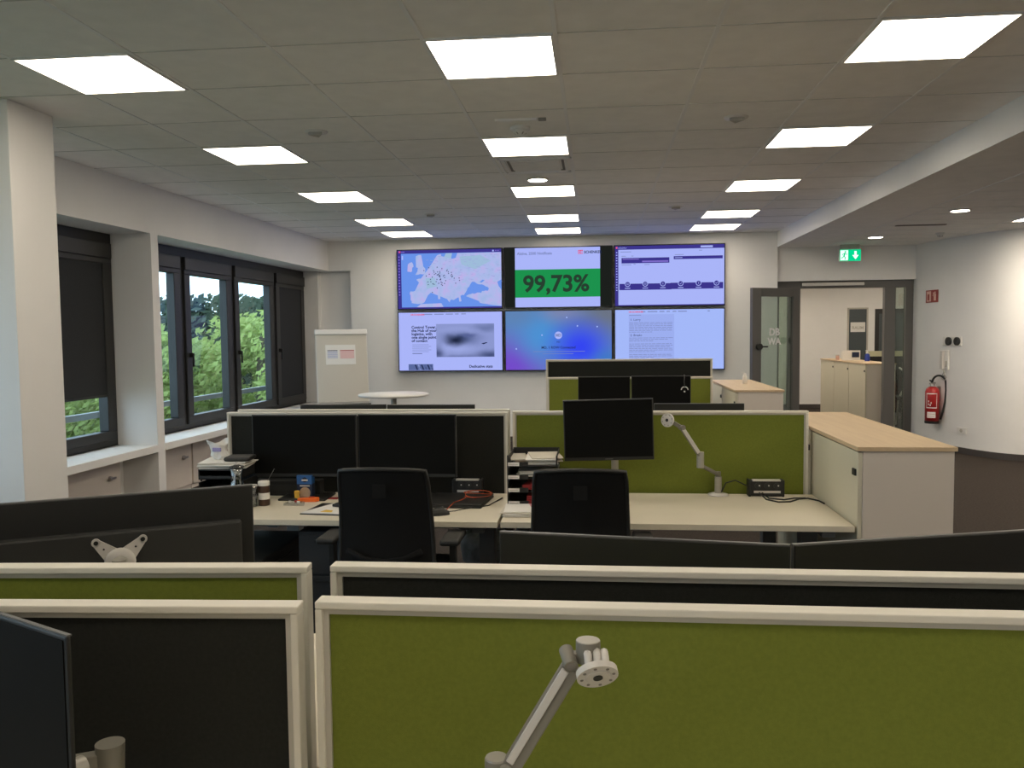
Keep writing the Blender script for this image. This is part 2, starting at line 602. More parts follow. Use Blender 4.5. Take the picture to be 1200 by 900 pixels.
def downlight(x, y, z, label):
    r = thing('downlight', label, 'light', (x, y, z), 0, 'round downlights')
    q = MB(); q.lathe([(0.085, 0), (0.105, -0.001), (0.108, -0.008), (0.09, -0.014), (0.085, -0.012), (0.085, 0)], LIGHTW, 28)
    q.build('trim_ring', r)
    q = MB(); q.cyl((0, 0, -0.002), (0, 0, -0.012), 0.086, 0.086, LAMP_W, 28)
    q.build('lens', r)
downlight(-0.526, 7.80, ZC, 'round lit downlight in the main ceiling between two middle panels')
downlight(3.667, 8.94, ZL, 'larger round downlight in the low aisle ceiling near right edge')
downlight(3.60, 11.30, ZL, 'smaller round downlight in the low ceiling above the exit sign')

# ceiling fittings
def detector(x, y, z, r, label, cat, name):
    o = thing(name, label, cat, (x, y, z))
    q = MB(); q.lathe([(0.0001, -0.02), (r, -0.02), (r*1.05, -0.012), (r*1.05, 0)], LIGHTW, 24)
    q.build('base', o)
    q = MB(); q.lathe([(r*0.75, -0.02), (r*0.7, -0.04), (r*0.35, -0.055), (0.0001, -0.057)], LIGHTW, 24)
    q.build('dome', o)
    for k in range(6):
        a = k*PI/3
    q = MB()
    for k in range(6):
        a = k*PI/3
        q.bar((math.cos(a)*r*0.4, math.sin(a)*r*0.4, -0.047), (math.cos(a)*r*0.66, math.sin(a)*r*0.66, -0.036), 0.008, 0.01, GAP)
    q.build('vent_slots', o)
    return o
detector(-0.51, 5.84, ZC, 0.065, 'white round smoke detector just before the second middle light', 'smoke detector', 'smoke_detector')
q = MB(); q.box(-0.66, -0.38, 5.60, 5.632, ZC-0.012, ZC, GRID); q.box(-0.37, -0.32, 5.60, 5.632, ZC-0.015, ZC, GAP)
tag(q.build('ceiling_bracket'), 'thin flat bracket on the ceiling before the smoke detector', 'bracket')
for x, y, l in ((-1.93, 5.76, 'small triangular ceiling sensor between left and middle light rows, nearer'), (0.936, 5.77, 'small triangular ceiling sensor between middle and right light rows, nearer'),
                (-1.93, 9.85, 'small faint ceiling sensor between left and middle rows, farther'), (0.91, 9.73, 'small faint ceiling sensor between middle and right rows, farther')):
    o = thing('ceiling_sensor', l, 'sensor', (x, y, ZC), 0, 'ceiling sensors')
    q = MB(); q.lathe([(0.0001, -0.008), (0.075, -0.008), (0.08, 0)], LIGHTW, 24); q.build('rim', o)
    q = MB(); q.prism([(-0.05, -0.03), (0.05, -0.03), (0.0, 0.055)], -0.03, -0.008, BEAD); q.build('sensor_head', o, bevel=0.004)
detector(4.28, 11.0, ZL, 0.05, 'small round detector in the low aisle ceiling by the slanted wall', 'smoke detector', 'smoke_detector')
q = MB(); q.box(3.45, 4.0, 10.1, 10.16, ZL-0.008, ZL, GAP)
tag(q.build('slot_vent'), 'thin dark slot vent in the low aisle ceiling', 'vent')
# cassette air vent
o = thing('air_vent', 'flat square air vent between two middle ceiling lights', 'vent', (-0.49, 7.15, ZC))
q = MB()
for k, w in ((0, 0.30), (1, 0.262)):
    for s_ in ((-w, w, -w, -w+0.016), (-w, w, w-0.016, w), (-w, -w+0.016, -w, w), (w-0.016, w, -w, w)):
        q.box(*s_, -0.014+0.003*k, 0, GRID)
q.build('frame', o)
q = MB(); q.box(-0.20, 0.20, -0.20, 0.20, -0.012, 0, CEIL); q.build('centre_plate', o, bevel=0.003)
q = MB()
for s_ in ((-0.235, 0.235, -0.235, -0.215), (-0.235, 0.235, 0.215, 0.235), (-0.235, -0.215, -0.215, 0.215), (0.215, 0.235, -0.215, 0.215)):
    q.box(*s_, -0.005, 0, GAP)
q.build('slot', o)

# ---------------------------------------------------------------- emergency exit sign
o = thing('exit_sign', 'lit green escape-route sign with running figure over the door', 'sign', (3.555, 12.22, 2.58))
q = MB(); q.box(-0.15, 0.15, 0, 0.05, 0, 0.175, LIGHTW); q.box(-0.13, 0.13, 0.005, 0.045, 0.175, 0.24, BEAD)
q.build('housing', o, bevel=0.004)
GE = emit('sign_green', (0.0, 0.62, 0.26), 1.1)
WE = emit('sign_white', (0.75, 1.0, 0.88), 1.25)
q = MB()
q.box(-0.142, 0.142, -0.004, -0.0005, 0.008, 0.167, GE)
M_ = None
q.box(-0.135, -0.03, -0.006, -0.0042, 0.018, 0.157, WE)         # doorway
def fig(pts, r):
    q.tube([(x, -0.008, z) for x, z in pts], r, GE, 6)
q.cyl((-0.068, -0.0062, 0.135), (-0.068, -0.0095, 0.135), 0.012, 0.012, GE, 12)
fig([(-0.075, 0.12), (-0.088, 0.075)], 0.010)
fig([(-0.088, 0.075), (-0.068, 0.055), (-0.075, 0.028)], 0.006)
fig([(-0.088, 0.075), (-0.105, 0.055), (-0.125, 0.05)], 0.006)
fig([(-0.075, 0.115), (-0.052, 0.098), (-0.042, 0.108)], 0.005)
fig([(-0.075, 0.115), (-0.10, 0.108), (-0.108, 0.088)], 0.005)
q.box(0.055, 0.085, -0.006, -0.0042, 0.085, 0.145, WE)
q.add([(0.025, -0.005, 0.09), (0.115, -0.005, 0.09), (0.07, -0.005, 0.03)], [(0, 2, 1)], WE)
q.build('display', o)

# ---------------------------------------------------------------- video wall
SW, SH = 1.585, 0.895
E_WHITE = emit('display_white', (0.40, 0.46, 0.94), 1.0)
E_WHITE2 = emit('display_pale_blue', (0.37, 0.48, 0.94), 1.0)
E_PURPLE = emit('display_purple', (0.045, 0.035, 0.26), 1.0)
E_VIOLET = emit('display_violet_line', (0.22, 0.16, 0.6), 1.0)
E_VIOLET_L = emit('display_map_label', (0.33, 0.34, 0.70), 1.0)
E_SEA = emit('display_sea', (0.14, 0.29, 0.82), 1.0)
E_LAND = ramp_emit('display_land', 'noise', [(0.3, (0.36, 0.47, 0.78)), (0.5, (0.42, 0.48, 0.82)), (0.7, (0.50, 0.43, 0.80))], 9.0, 1.0)
E_PARK = emit('display_park', (0.34, 0.50, 0.70), 1.0)
E_GREEN = emit('display_green', (0.012, 0.285, 0.075), 1.0)
E_TEXT = emit('display_text', (0.02, 0.03, 0.09), 1.0)
E_TEXTG = emit('display_grey_text', (0.20, 0.24, 0.5), 1.0)
E_BLACK = emit('display_black', (0.012, 0.014, 0.012), 1.0)
E_RED = emit('display_red', (0.75, 0.10, 0.22), 1.0)
E_COL = emit('display_column', (0.33, 0.42, 0.86), 1.0)
E_PHOTO = ramp_emit('display_photograph', 'noise', [(0.25, (0.02, 0.03, 0.10)), (0.45, (0.10, 0.14, 0.34)), (0.62, (0.32, 0.38, 0.72)), (0.8, (0.45, 0.5, 0.9))], 4.0, 1.0, 1.2)
E_DKPH = emit('display_photo_shade', (0.02, 0.03, 0.09), 1.0)
E_MID = emit('display_photo_mid', (0.10, 0.14, 0.34), 1.0)

def blob_emit(name, base, blobs, noise=0.0, scale=5.0):
    """a picture shown on a screen: soft elliptical patches of colour over a base"""
    m = bpy.data.materials.new(name)
    m.use_nodes = True
    nt = m.node_tree
    nt.nodes.clear()
    out = nt.nodes.new('ShaderNodeOutputMaterial')
    e = nt.nodes.new('ShaderNodeEmission')
    tc = nt.nodes.new('ShaderNodeTexCoord')
    src = tc.outputs['Object']
    if noise > 0:
        n = nt.nodes.new('ShaderNodeTexNoise')
        n.inputs['Scale'].default_value = scale
        n.inputs['Detail'].default_value = 4
        nt.links.new(src, n.inputs['Vector'])
        sb = nt.nodes.new('ShaderNodeVectorMath'); sb.operation = 'MULTIPLY_ADD'
        nt.links.new(n.outputs['Color'], sb.inputs[0])
        sb.inputs[1].default_value = (noise, noise, noise)
        nt.links.new(src, sb.inputs[2])
        src = sb.outputs[0]
    c0 = nt.nodes.new('ShaderNodeRGB')
    c0.outputs[0].default_value = (*base, 1)
    cur = c0.outputs[0]
    for (x, z, rx, rz, col, amt) in blobs:
        s1 = nt.nodes.new('ShaderNodeVectorMath'); s1.operation = 'SUBTRACT'
        nt.links.new(src, s1.inputs[0])
        s1.inputs[1].default_value = (x+noise*0.5, 0, z+noise*0.5)
        s2 = nt.nodes.new('ShaderNodeVectorMath'); s2.operation = 'MULTIPLY'
        nt.links.new(s1.outputs[0], s2.inputs[0])
        s2.inputs[1].default_value = (1/rx, 0, 1/rz)
        vm = nt.nodes.new('ShaderNodeVectorMath'); vm.operation = 'LENGTH'
        nt.links.new(s2.outputs[0], vm.inputs[0])
        mr = nt.nodes.new('ShaderNodeMapRange')
        mr.inputs['To Min'].default_value = amt
        mr.inputs['To Max'].default_value = 0.0
        mr.interpolation_type = 'SMOOTHSTEP'
        nt.links.new(vm.outputs['Value'], mr.inputs['Value'])
        mx = nt.nodes.new('ShaderNodeMix'); mx.data_type = 'RGBA'
        nt.links.new(mr.outputs[0], mx.inputs['Factor'])
        nt.links.new(cur, mx.inputs[6])
        mx.inputs[7].default_value = (*col, 1)
        cur = mx.outputs[2]
    nt.links.new(cur, e.inputs['Color'])
    nt.links.new(e.outputs[0], out.inputs['Surface'])
    return m

def wall_screen(cx, cz, label):
    o = thing('wall_display', label, 'screen', (cx, YB-0.10, cz), 0, 'six-display video wall')
    q = MB(); q.box(-SW/2, SW/2, 0, 0.06, -SH/2, SH/2, BLACK)
    q.box(-0.5, 0.5, 0.06, 0.098, -0.3, 0.3, BLACK)
    q.build('casing', o, bevel=0.004)
    return o
U0, V0, U1, V1 = -SW/2+0.015, -SH/2+0.015, SW/2-0.015, SH/2-0.015
def rect(q, a, b_, c, d, off, m):
    """a..b across and c..d down as fractions of the lit area, from its top left"""
    x0, x1 = U0+(U1-U0)*a, U0+(U1-U0)*b_
    z1, z0 = V1-(V1-V0)*c, V1-(V1-V0)*d
    q.quad((x0, -off, z0), (x1, -off, z0), (x1, -off, z1), (x0, -off, z1), m)
def pt(a, c):
    return U0+(U1-U0)*a, V1-(V1-V0)*c
def ppoly(q, pts, off, m):
    vs = [(pt(a, c)[0], -off, pt(a, c)[1]) for a, c in pts]
    bm = bmesh.new()
    bv = [bm.verts.new(v) for v in vs]
    f = bm.faces.new(bv)
    bmesh.ops.triangulate(bm, faces=[f], ngon_method='EAR_CLIP')
    bm.verts.index_update()
    q.add([tuple(v.co) for v in bm.verts], [[v.index for v in f_.verts] for f_ in bm.faces], m)
    bm.free()
def coast(pts, amp=0.012, k=5, seed=4):
    rn_ = random.Random(seed)
    out = []
    for i in range(len(pts)):
        (a, c), (a2, c2) = pts[i], pts[(i+1) % len(pts)]
        n_ = max(1, int(math.hypot(a2-a, c2-c)/0.022))
        for j in range(n_):
            t = j/n_
            e_ = amp if 0.06 < a+(a2-a)*t < 0.98 and 0.08 < c+(c2-c)*t < 0.95 and j else 0.0
            out.append((a+(a2-a)*t+rn_.uniform(-e_, e_)*0.6, c+(c2-c)*t+rn_.uniform(-e_, e_)))
    return out
def ptext(q, txt, a, c, size, m, off=0.006, bold=0.0, align='LEFT'):
    u, v = pt(a, c)
    put_text(q, txt, u, v, off, size, m, bold, align)

XS = (-2.155, -0.545, 1.063)
ZT, ZBm = 2.438, 1.516
# top left: map
o = wall_screen(XS[0], ZT, 'upper left wall display showing a map of Europe')
q = MB()
rect(q, 0, 1, 0, 1, 0.002, E_PURPLE)
rect(q, 0.035, 1, 0.055, 0.975, 0.003, E_SEA)
land = [(0.30, 0.30), (0.37, 0.235), (0.385, 0.09), (0.42, 0.07), (0.42, 0.24), (0.50, 0.21), (0.56, 0.19), (0.58, 0.06), (1, 0.06), (1, 0.55), (0.965, 0.60), (1, 0.70), (1, 0.97),
        (0.84, 0.93), (0.76, 0.90), (0.72, 0.95), (0.65, 0.87), (0.66, 0.79), (0.72, 0.75), (0.86, 0.74), (0.90, 0.68), (0.86, 0.63), (0.80, 0.60), (0.76, 0.58), (0.74, 0.55), (0.71, 0.60), (0.68, 0.65), (0.66, 0.72), (0.62, 0.78),
        (0.59, 0.80), (0.60, 0.88), (0.57, 0.88), (0.54, 0.79), (0.50, 0.70), (0.46, 0.66), (0.48, 0.73), (0.52, 0.82), (0.50, 0.90), (0.48, 0.82), (0.43, 0.73), (0.39, 0.66), (0.33, 0.71), (0.28, 0.78), (0.25, 0.90), (0.19, 0.92), (0.13, 0.90), (0.12, 0.70),
        (0.22, 0.68), (0.23, 0.58), (0.18, 0.50), (0.24, 0.47), (0.27, 0.41), (0.31, 0.37)]
ppoly(q, coast(land), 0.004, E_LAND)
ppoly(q, coast([(0.18, 0.10), (0.23, 0.08), (0.225, 0.20), (0.27, 0.32), (0.265, 0.40), (0.17, 0.42), (0.20, 0.34), (0.18, 0.26)]), 0.004, E_LAND)
ppoly(q, coast([(0.10, 0.24), (0.14, 0.20), (0.155, 0.28), (0.13, 0.37), (0.095, 0.36)]), 0.004, E_LAND)
ppoly(q, [(0.47, 0.06), (0.53, 0.06), (0.52, 0.15), (0.48, 0.20), (0.45, 0.13)], 0.004, E_PARK)
ppoly(q, [(0.385, 0.74), (0.41, 0.74), (0.41, 0.84), (0.39, 0.84)], 0.004, E_LAND)
ppoly(q, [(0.18, 0.975), (0.22, 0.92), (0.42, 0.91), (0.44, 0.975)], 0.004, E_LAND)
ppoly(q, coast([(0.665, 0.72), (0.675, 0.66), (0.70, 0.60), (0.72, 0.55), (0.755, 0.57), (0.76, 0.61), (0.79, 0.60), (0.83, 0.61), (0.88, 0.67), (0.87, 0.71), (0.80, 0.71), (0.72, 0.735), (0.68, 0.745)], 0.007), 0.0055, E_SEA)
ppoly(q, [(0.79, 0.56), (0.82, 0.52), (0.84, 0.53), (0.81, 0.57)], 0.0055, E_SEA)
ppoly(q, [(0.96, 0.56), (1.0, 0.52), (1.0, 0.68), (0.975, 0.64)], 0.0055, E_SEA)
ppoly(q, [(0.60, 0.80), (0.625, 0.77), (0.65, 0.79), (0.66, 0.88), (0.70, 0.92), (0.78, 0.88), (0.82, 0.975), (0.44, 0.975), (0.44, 0.91), (0.49, 0.91), (0.54, 0.86), (0.57, 0.90)], 0.0055, E_SEA)
ppoly(q, [(0.585, 0.79), (0.605, 0.79), (0.615, 0.88), (0.595, 0.89)], 0.006, E_LAND)
rnd = random.Random(9)
for k in range(150):
    a, c = rnd.uniform(0.27, 0.985), rnd.uniform(0.08, 0.58)
    rect(q, a, a+rnd.uniform(0.01, 0.035), c, c+0.006, 0.005, E_VIOLET_L if k % 3 else E_PARK)
ppoly(q, [(0.60, 0.12), (0.80, 0.10), (0.90, 0.20), (0.75, 0.34), (0.62, 0.26)], 0.0045, E_PARK)
ppoly(q, [(0.27, 0.48), (0.36, 0.47), (0.38, 0.62), (0.28, 0.66)], 0.0045, E_PARK)
rnd = random.Random(3)
for k in range(70):
    a, c = rnd.gauss(0.42, 0.09), rnd.gauss(0.46, 0.11)
    if 0.25 < a < 0.64 and 0.25 < c < 0.78:
        rect(q, a, a+0.008, c, c+0.016, 0.006, E_TEXT)
for k in range(14):
    rect(q, 0.008, 0.022, 0.10+k*0.05, 0.12+k*0.05, 0.004, E_VIOLET)
rect(q, 0.012, 0.03, 0.012, 0.04, 0.004, E_RED); rect(q, 0.035, 0.07, 0.02, 0.035, 0.004, E_VIOLET)
rect(q, 0.915, 0.93, 0.018, 0.045, 0.004, E_WHITE)
for k in range(3):
    rect(q, 0.94+k*0.015, 0.948+k*0.015, 0.022, 0.038, 0.004, E_VIOLET)
rect(q, 0.042, 0.055, 0.09, 0.16, 0.006, E_WHITE)
q.build('display_image', o)
# top middle: figure
o = wall_screen(XS[1], ZT, 'upper middle wall display reading 99,73% on a green band')
q = MB()
rect(q, 0, 1, 0, 1, 0.002, E_BLACK)
rect(q, 0.095, 0.895, 0.0, 1, 0.003, E_WHITE)
rect(q, 0.095, 0.895, 0.365, 0.835, 0.004, E_GREEN)
u, v = pt(0.50, 0.735)
put_text(q, '99,73%', u-0.03, v, 0.006, 0.335, emit('display_figure', (0.02, 0.05, 0.03), 1.0), 0.009, 'CENTER')
ptext(q, 'Aktive, 2500 Notificats', 0.115, 0.115, 0.055, E_TEXTG, bold=0.0015)
rect(q, 0.69, 0.735, 0.05, 0.115, 0.004, E_RED)
ptext(q, 'DB', 0.693, 0.105, 0.05, E_WHITE, bold=0.001)
ptext(q, 'SCHENKER', 0.745, 0.107, 0.052, E_TEXT, bold=0.0015)
q.build('display_image', o)
# top right: dashboard
o = wall_screen(XS[2], ZT, 'upper right wall display with a purple dashboard page')
q = MB()
rect(q, 0, 1, 0, 1, 0.002, E_PURPLE)
rect(q, 0.03, 1, 0.062, 0.985, 0.003, E_WHITE)
rect(q, 0.785, 0.895, 0.018, 0.048, 0.004, E_WHITE)
rect(q, 0.008, 0.022, 0.012, 0.045, 0.004, E_RED)
ptext(q, 'schenker', 0.028, 0.045, 0.035, E_WHITE)
for k in range(15):
    rect(q, 0.009, 0.021, 0.10+k*0.045, 0.115+k*0.045, 0.004, E_WHITE)
rect(q, 0.06, 0.50, 0.20, 0.29, 0.004, E_PURPLE)
rect(q, 0.54, 0.985, 0.185, 0.235, 0.004, E_PURPLE)
rect(q, 0.07, 0.22, 0.215, 0.228, 0.005, E_VIOLET); rect(q, 0.25, 0.49, 0.25, 0.275, 0.005, E_VIOLET)
rect(q, 0.55, 0.62, 0.205, 0.215, 0.005, E_WHITE)
rect(q, 0.04, 0.52, 0.63, 0.735, 0.004, E_PURPLE); rect(q, 0.51, 0.99, 0.625, 0.73, 0.0042, E_PURPLE)
for a, c, w in ((0.05, 0.095, 0.10), (0.06, 0.165, 0.04), (0.15, 0.165, 0.02), (0.06, 0.31, 0.09), (0.17, 0.30, 0.02), (0.55, 0.155, 0.08), (0.77, 0.09, 0.03), (0.27, 0.31, 0.05)):
    rect(q, a, a+w, c, c+0.009, 0.005, E_TEXTG)
for k in range(6):
    u, v = pt(0.115+k*0.163, 0.635)
    q.cyl((u, -0.004, v), (u, -0.006, v), 0.040, 0.040, E_WHITE, 20, smooth=False)
    q.cyl((u, -0.006, v), (u, -0.008, v), 0.031, 0.031, E_PURPLE, 20, smooth=False)
    if k in (0, 1):
        q.tube([(u-0.014, -0.009, v-0.008), (u-0.014, -0.009, v+0.009), (u+0.014, -0.009, v+0.009), (u+0.014, -0.009, v-0.008)], 0.003, E_WHITE, 4, closed=True)
    elif k in (2, 4):
        q.box(u-0.003, u+0.003, -0.010, -0.009, v-0.014, v+0.016, E_WHITE)
    else:
        q.bar((u-0.014, -0.009, v), (u-0.003, -0.009, v-0.012), 0.005, 0.005, E_WHITE)
        q.bar((u-0.003, -0.009, v-0.012), (u+0.016, -0.009, v+0.013), 0.005, 0.005, E_WHITE)
    rect(q, 0.09+k*0.163, 0.14+k*0.163, 0.70, 0.712, 0.0055, E_WHITE)
q.build('display_image', o)
# bottom left: web page
o = wall_screen(XS[0], ZBm, 'lower left wall display with web page and grey photograph')
q = MB()
rect(q, 0, 1, 0, 1, 0.002, E_WHITE)
ptext(q, 'DB SCHENKER', 0.12, 0.05, 0.032, E_RED, bold=0.001)
for a, w in ((0.23, 0.10), (0.35, 0.09), (0.46, 0.07), (0.55, 0.035), (0.61, 0.045)):
    rect(q, a, a+w, 0.025, 0.04, 0.004, E_TEXTG)
for k, t in enumerate(('Control Tower,', 'the Hub of your', 'logistics, with', 'one single point', 'of contact')):
    ptext(q, t, 0.125, 0.275+k*0.058, 0.058, E_TEXT, bold=0.0018)
for k in range(5):
    rect(q, 0.13, 0.13+(0.185 if k % 2 else 0.16), 0.55+k*0.03, 0.558+k*0.03, 0.004, E_TEXTG)
rect(q, 0.13, 0.225, 0.705, 0.713, 0.004, E_TEXT)
D_, M1_, L1_ = (0.012, 0.018, 0.05), (0.07, 0.10, 0.24), (0.34, 0.40, 0.78)
rect(q, 0.365, 0.925, 0.20, 0.77, 0.003, blob_emit('display_photograph', (0.26, 0.31, 0.62), [
    (0.55, 0.20, 0.35, 0.10, (0.13, 0.17, 0.36), 0.8), (-0.18, -0.16, 0.16, 0.16, (0.06, 0.08, 0.20), 0.95), (0.60, -0.22, 0.34, 0.14, (0.05, 0.07, 0.18), 0.95), (0.15, -0.24, 0.45, 0.07, (0.08, 0.10, 0.24), 0.7),
    (0.16, 0.14, 0.42, 0.10, L1_, 0.9), (0.10, -0.09, 0.42, 0.11, L1_, 0.95), (0.17, 0.05, 0.44, 0.17, M1_, 1.0), (0.08, 0.015, 0.24, 0.12, D_, 1.0), (0.28, 0.09, 0.2, 0.05, (0.09, 0.12, 0.30), 0.9)], 0.10, 4.0))
ppoly(q, [(0.80, 0.54), (0.85, 0.52), (0.86, 0.53), (0.82, 0.555)], 0.006, E_DKPH)
rect(q, 0.09, 0.33, 0.89, 0.995, 0.003, E_MID)
for k in range(6):
    ppoly(q, [(0.15+k*0.03, 0.90), (0.165+k*0.03, 0.90), (0.185+k*0.03, 0.99), (0.17+k*0.03, 0.99)], 0.0045, E_PHOTO if k % 2 else E_DKPH)
ptext(q, 'Dedicative stats', 0.68, 0.955, 0.055, E_TEXT, bold=0.0015)
q.build('display_image', o)
# bottom middle: wallpaper
o = wall_screen(XS[1], ZBm, 'lower middle wall display with blue and violet wallpaper')
q = MB()
rect(q, 0, 1, 0, 1, 0.002, blob_emit('display_wallpaper', (0.10, 0.24, 0.52), [(-0.72, -0.40, 0.95, 0.75, (0.17, 0.07, 0.58), 1.0), (-0.25, 0.05, 0.55, 0.55, (0.07, 0.29, 0.66), 0.9),
    (0.72, 0.42, 1.0, 0.75, (0.15, 0.17, 0.22), 0.95), (0.05, 0.45, 0.5, 0.3, (0.22, 0.24, 0.42), 0.8), (0.32, -0.10, 0.68, 0.58, (0.035, 0.06, 0.88), 1.0), (0.72, -0.38, 0.35, 0.35, (0.04, 0.19, 0.52), 0.9), (-0.62, 0.40, 0.5, 0.3, (0.12, 0.22, 0.42), 0.7)]))
u, v = pt(0.50, 0.415)
q.cyl((u, -0.003, v), (u, -0.005, v), 0.055, 0.055, E_WHITE, 24, smooth=False)
put_text(q, 'MD', u, v-0.018, 0.007, 0.055, E_TEXTG, 0.003, 'CENTER')
put_text(q, 'MD', u, v-0.11, 0.007, 0.034, E_TEXT, 0.0, 'CENTER')
put_text(q, 'MD, 1 ROW Connected', u, v-0.195, 0.007, 0.050, E_TEXT, 0.001, 'CENTER')
rect(q, 0.26, 0.75, 0.685, 0.694, 0.004, E_TEXTG); rect(q, 0.35, 0.64, 0.725, 0.733, 0.004, E_TEXTG)
for a, c in ((0.345, 0.41), (0.58, 0.115), (0.68, 0.26), (0.865, 0.275), (0.10, 0.64)):
    u, v = pt(a, c)
    q.cyl((u, -0.003, v), (u, -0.005, v), 0.011, 0.011, E_WHITE2, 12, smooth=False)
q.build('display_image', o)
# bottom right: document
o = wall_screen(XS[2], ZBm, 'lower right wall display with a text document column')
q = MB()
rect(q, 0, 1, 0, 1, 0.002, E_WHITE2)
rect(q, 0.125, 0.545, 0.08, 1.0, 0.003, E_COL)
ptext(q, 'DB SCHENKER', 0.125, 0.05, 0.032, E_RED, bold=0.001)
for a, w in ((0.24, 0.04), (0.30, 0.09), (0.41, 0.045), (0.475, 0.03), (0.53, 0.035), (0.58, 0.08), (0.85, 0.02)):
    rect(q, a, a+w, 0.027, 0.043, 0.004, E_TEXTG)
rect(q, 0.13, 0.24, 0.085, 0.095, 0.005, E_TEXTG)
ptext(q, '1. Lorry', 0.14, 0.185, 0.045, E_TEXT)
ptext(q, '2. Breaks', 0.14, 0.445, 0.045, E_TEXT)
rnd = random.Random(5)
yy = 0.215
for blk in (7, 0, 3, 6, 3):
    if blk == 0:
        yy = 0.47
        continue
    for k in range(blk):
        x = 0.13
        while x < 0.52:
            w = rnd.uniform(0.015, 0.05)
            if x+w > 0.535 or (k == blk-1 and x > 0.33):
                break
            rect(q, x, x+w, yy, yy+0.0085, 0.005, E_TEXTG)
            x += w+0.006
        yy += 0.026
    yy += 0.022
q.build('display_image', o)

# ---------------------------------------------------------------- glazed door and hall behind
YD = 12.55
f = MB()
f.box(2.63, 4.545, YD, YD+0.09, 2.23, 2.335, STEEL_GREY)
f.box(2.79, 2.96, YD, YD+0.09, 0, 2.23, STEEL_GREY)
f.box(4.14, 4.29, YD, YD+0.09, 0, 2.23, STEEL_GREY)
f.box(4.43, 4.545, YD, YD+0.09, 0, 2.23, STEEL_GREY)
f.box(2.61, 2.66, YD, YD+0.09, 0, 2.23, STEEL_GREY)
dr = struct(f.build('door_1'))
g = MB(); g.box(4.29, 4.43, YD+0.04, YD+0.048, 0.0, 2.23, DGLASS); g.build('glass_pane', dr)
g = MB(); g.box(2.66, 2.79, YD+0.04, YD+0.048, 0.0, 2.23, DGLASS); g.build('glass_pane', dr)
g = MB(); g.box(2.98, 3.84, YD-0.05, YD-0.001, 2.262, 2.305, ALU_L)
g.build('door_closer', dr, bevel=0.004)
# leaf, swung open into the room
a0, a1 = Vector((2.90, 12.40, 0)), Vector((2.17, 12.02, 0))
d_ = (a1-a0); L_ = d_.length
ML = Matrix.Translation(a0) @ Matrix.Rotation(math.atan2(d_.y, d_.x), 4, 'Z')
q = MB()
zt = 2.225
q.box(0, 0.12, -0.03, 0.03, 0.01, zt, STEEL_GREY, ML)
q.box(L_-0.15, L_, -0.03, 0.03, 0.01, zt, STEEL_GREY, ML)
q.box(0.12, L_-0.15, -0.03, 0.03, zt-0.12, zt, STEEL_GREY, ML)
q.box(0.12, L_-0.15, -0.03, 0.03, 0.01, 0.16, STEEL_GREY, ML)
leaf = q.build('door_leaf', dr, bevel=0.003)
q = MB(); q.box(0.12, L_-0.15, -0.004, 0.004, 0.16, zt-0.12, DGLASS, ML); q.build('glass_pane', leaf)
q = MB()
q.cyl(ML @ Vector((L_-0.10, 0.03, 1.40)), ML @ Vector((L_-0.10, 0.075, 1.40)), 0.045, 0.045, BLACK, 18)
q.bar(ML @ Vector((L_-0.10, 0.07, 1.40)), ML @ Vector((L_-0.23, 0.07, 1.40)), 0.022, 0.022, BLACK)
q.build('handle', leaf)
FOIL = mat('white_window_film', (0.80, 0.80, 0.80), 0.5)
q = MB()
MT = Matrix.Translation(ML @ Vector((L_-0.28, 0.0, 0))) @ Matrix.Rotation(math.atan2(-d_.y, -d_.x), 4, 'Z')
put_text(q, 'DB', 0.02, 1.56, 0.010, 0.14, FOIL, 0.006, 'LEFT', MT)
put_text(q, 'WA', 0.0, 1.43, 0.010, 0.13, FOIL, 0.006, 'LEFT', MT)
q.build('lettering', leaf)

# hall shell
b = MB(); b.box(2.2, 9.2, 17.95, 18.1, 0, 2.8, WALL); struct(b.build('wall_hall_back'))
b = MB(); b.box(2.2, 2.61, YB+0.25, 17.95, 0, 2.8, WALL); struct(b.build('wall_hall_left'))
b = MB(); b.box(9.2, 9.35, 10.6, 18.1, 0, 2.82, WALL); struct(b.build('wall_hall_right'))
b = MB(); b.box(2.2, 9.2, YB+0.25, 18.1, 2.75, 2.95, CEIL); struct(b.build('ceiling_hall'))
b = MB(); b.box(2.61, 9.2, 17.93, 17.95, 0, 0.085, BASE); struct(b.build('baseboard_hall'))
for x, y, rn in ((3.2, 13.6, 'near left'), (3.2, 16.0, 'far left'), (5.6, 13.6, 'near right'), (5.6, 16.0, 'far right')):
    ceiling_light(x, y, '%s square ceiling light in the hall hidden above the doorway' % rn, z=2.75, m=LAMP_H, group='hall ceiling lights')
# slate panel with paper sign on the hall wall
o = thing('slate_door_panel', 'narrow slate-grey door panel with paper sign on hall wall', 'door', (5.385, 17.93, 1.0))
q = MB(); q.box(-0.175, 0.175, 0, 0.02, -0.9, 1.05, FIREDOOR)
for s_ in (-1, 1):
    q.box(s_*0.19-0.015, s_*0.19+0.015, -0.01, 0.02, -0.92, 1.08, BEAD)
q.box(-0.205, 0.205, -0.01, 0.02, 1.05, 1.08, BEAD)
q.build('panel', o)
q = MB(); q.box(-0.145, 0.145, -0.012, -0.002, 0.58, 0.78, PAPER)
put_text(q, 'RAUM', -0.12, 0.64, 0.014, 0.085, BEAD, 0.002)
q.build('paper_sign', o)
# dark glazed doors beside the shelf
o = thing('dark_glass_panel', 'dark glazed panel with blue reflection beyond the door frame', 'door', (6.15, 17.93, 0))
q = MB(); q.box(-0.42, 0.5, 0, 0.019, 0.05, 2.05, FRAME); q.build('frame', o)
q = MB(); q.box(-0.34, 0.42, -0.004, 0, 0.2, 1.95, FIREDOOR); q.build('pane', o)

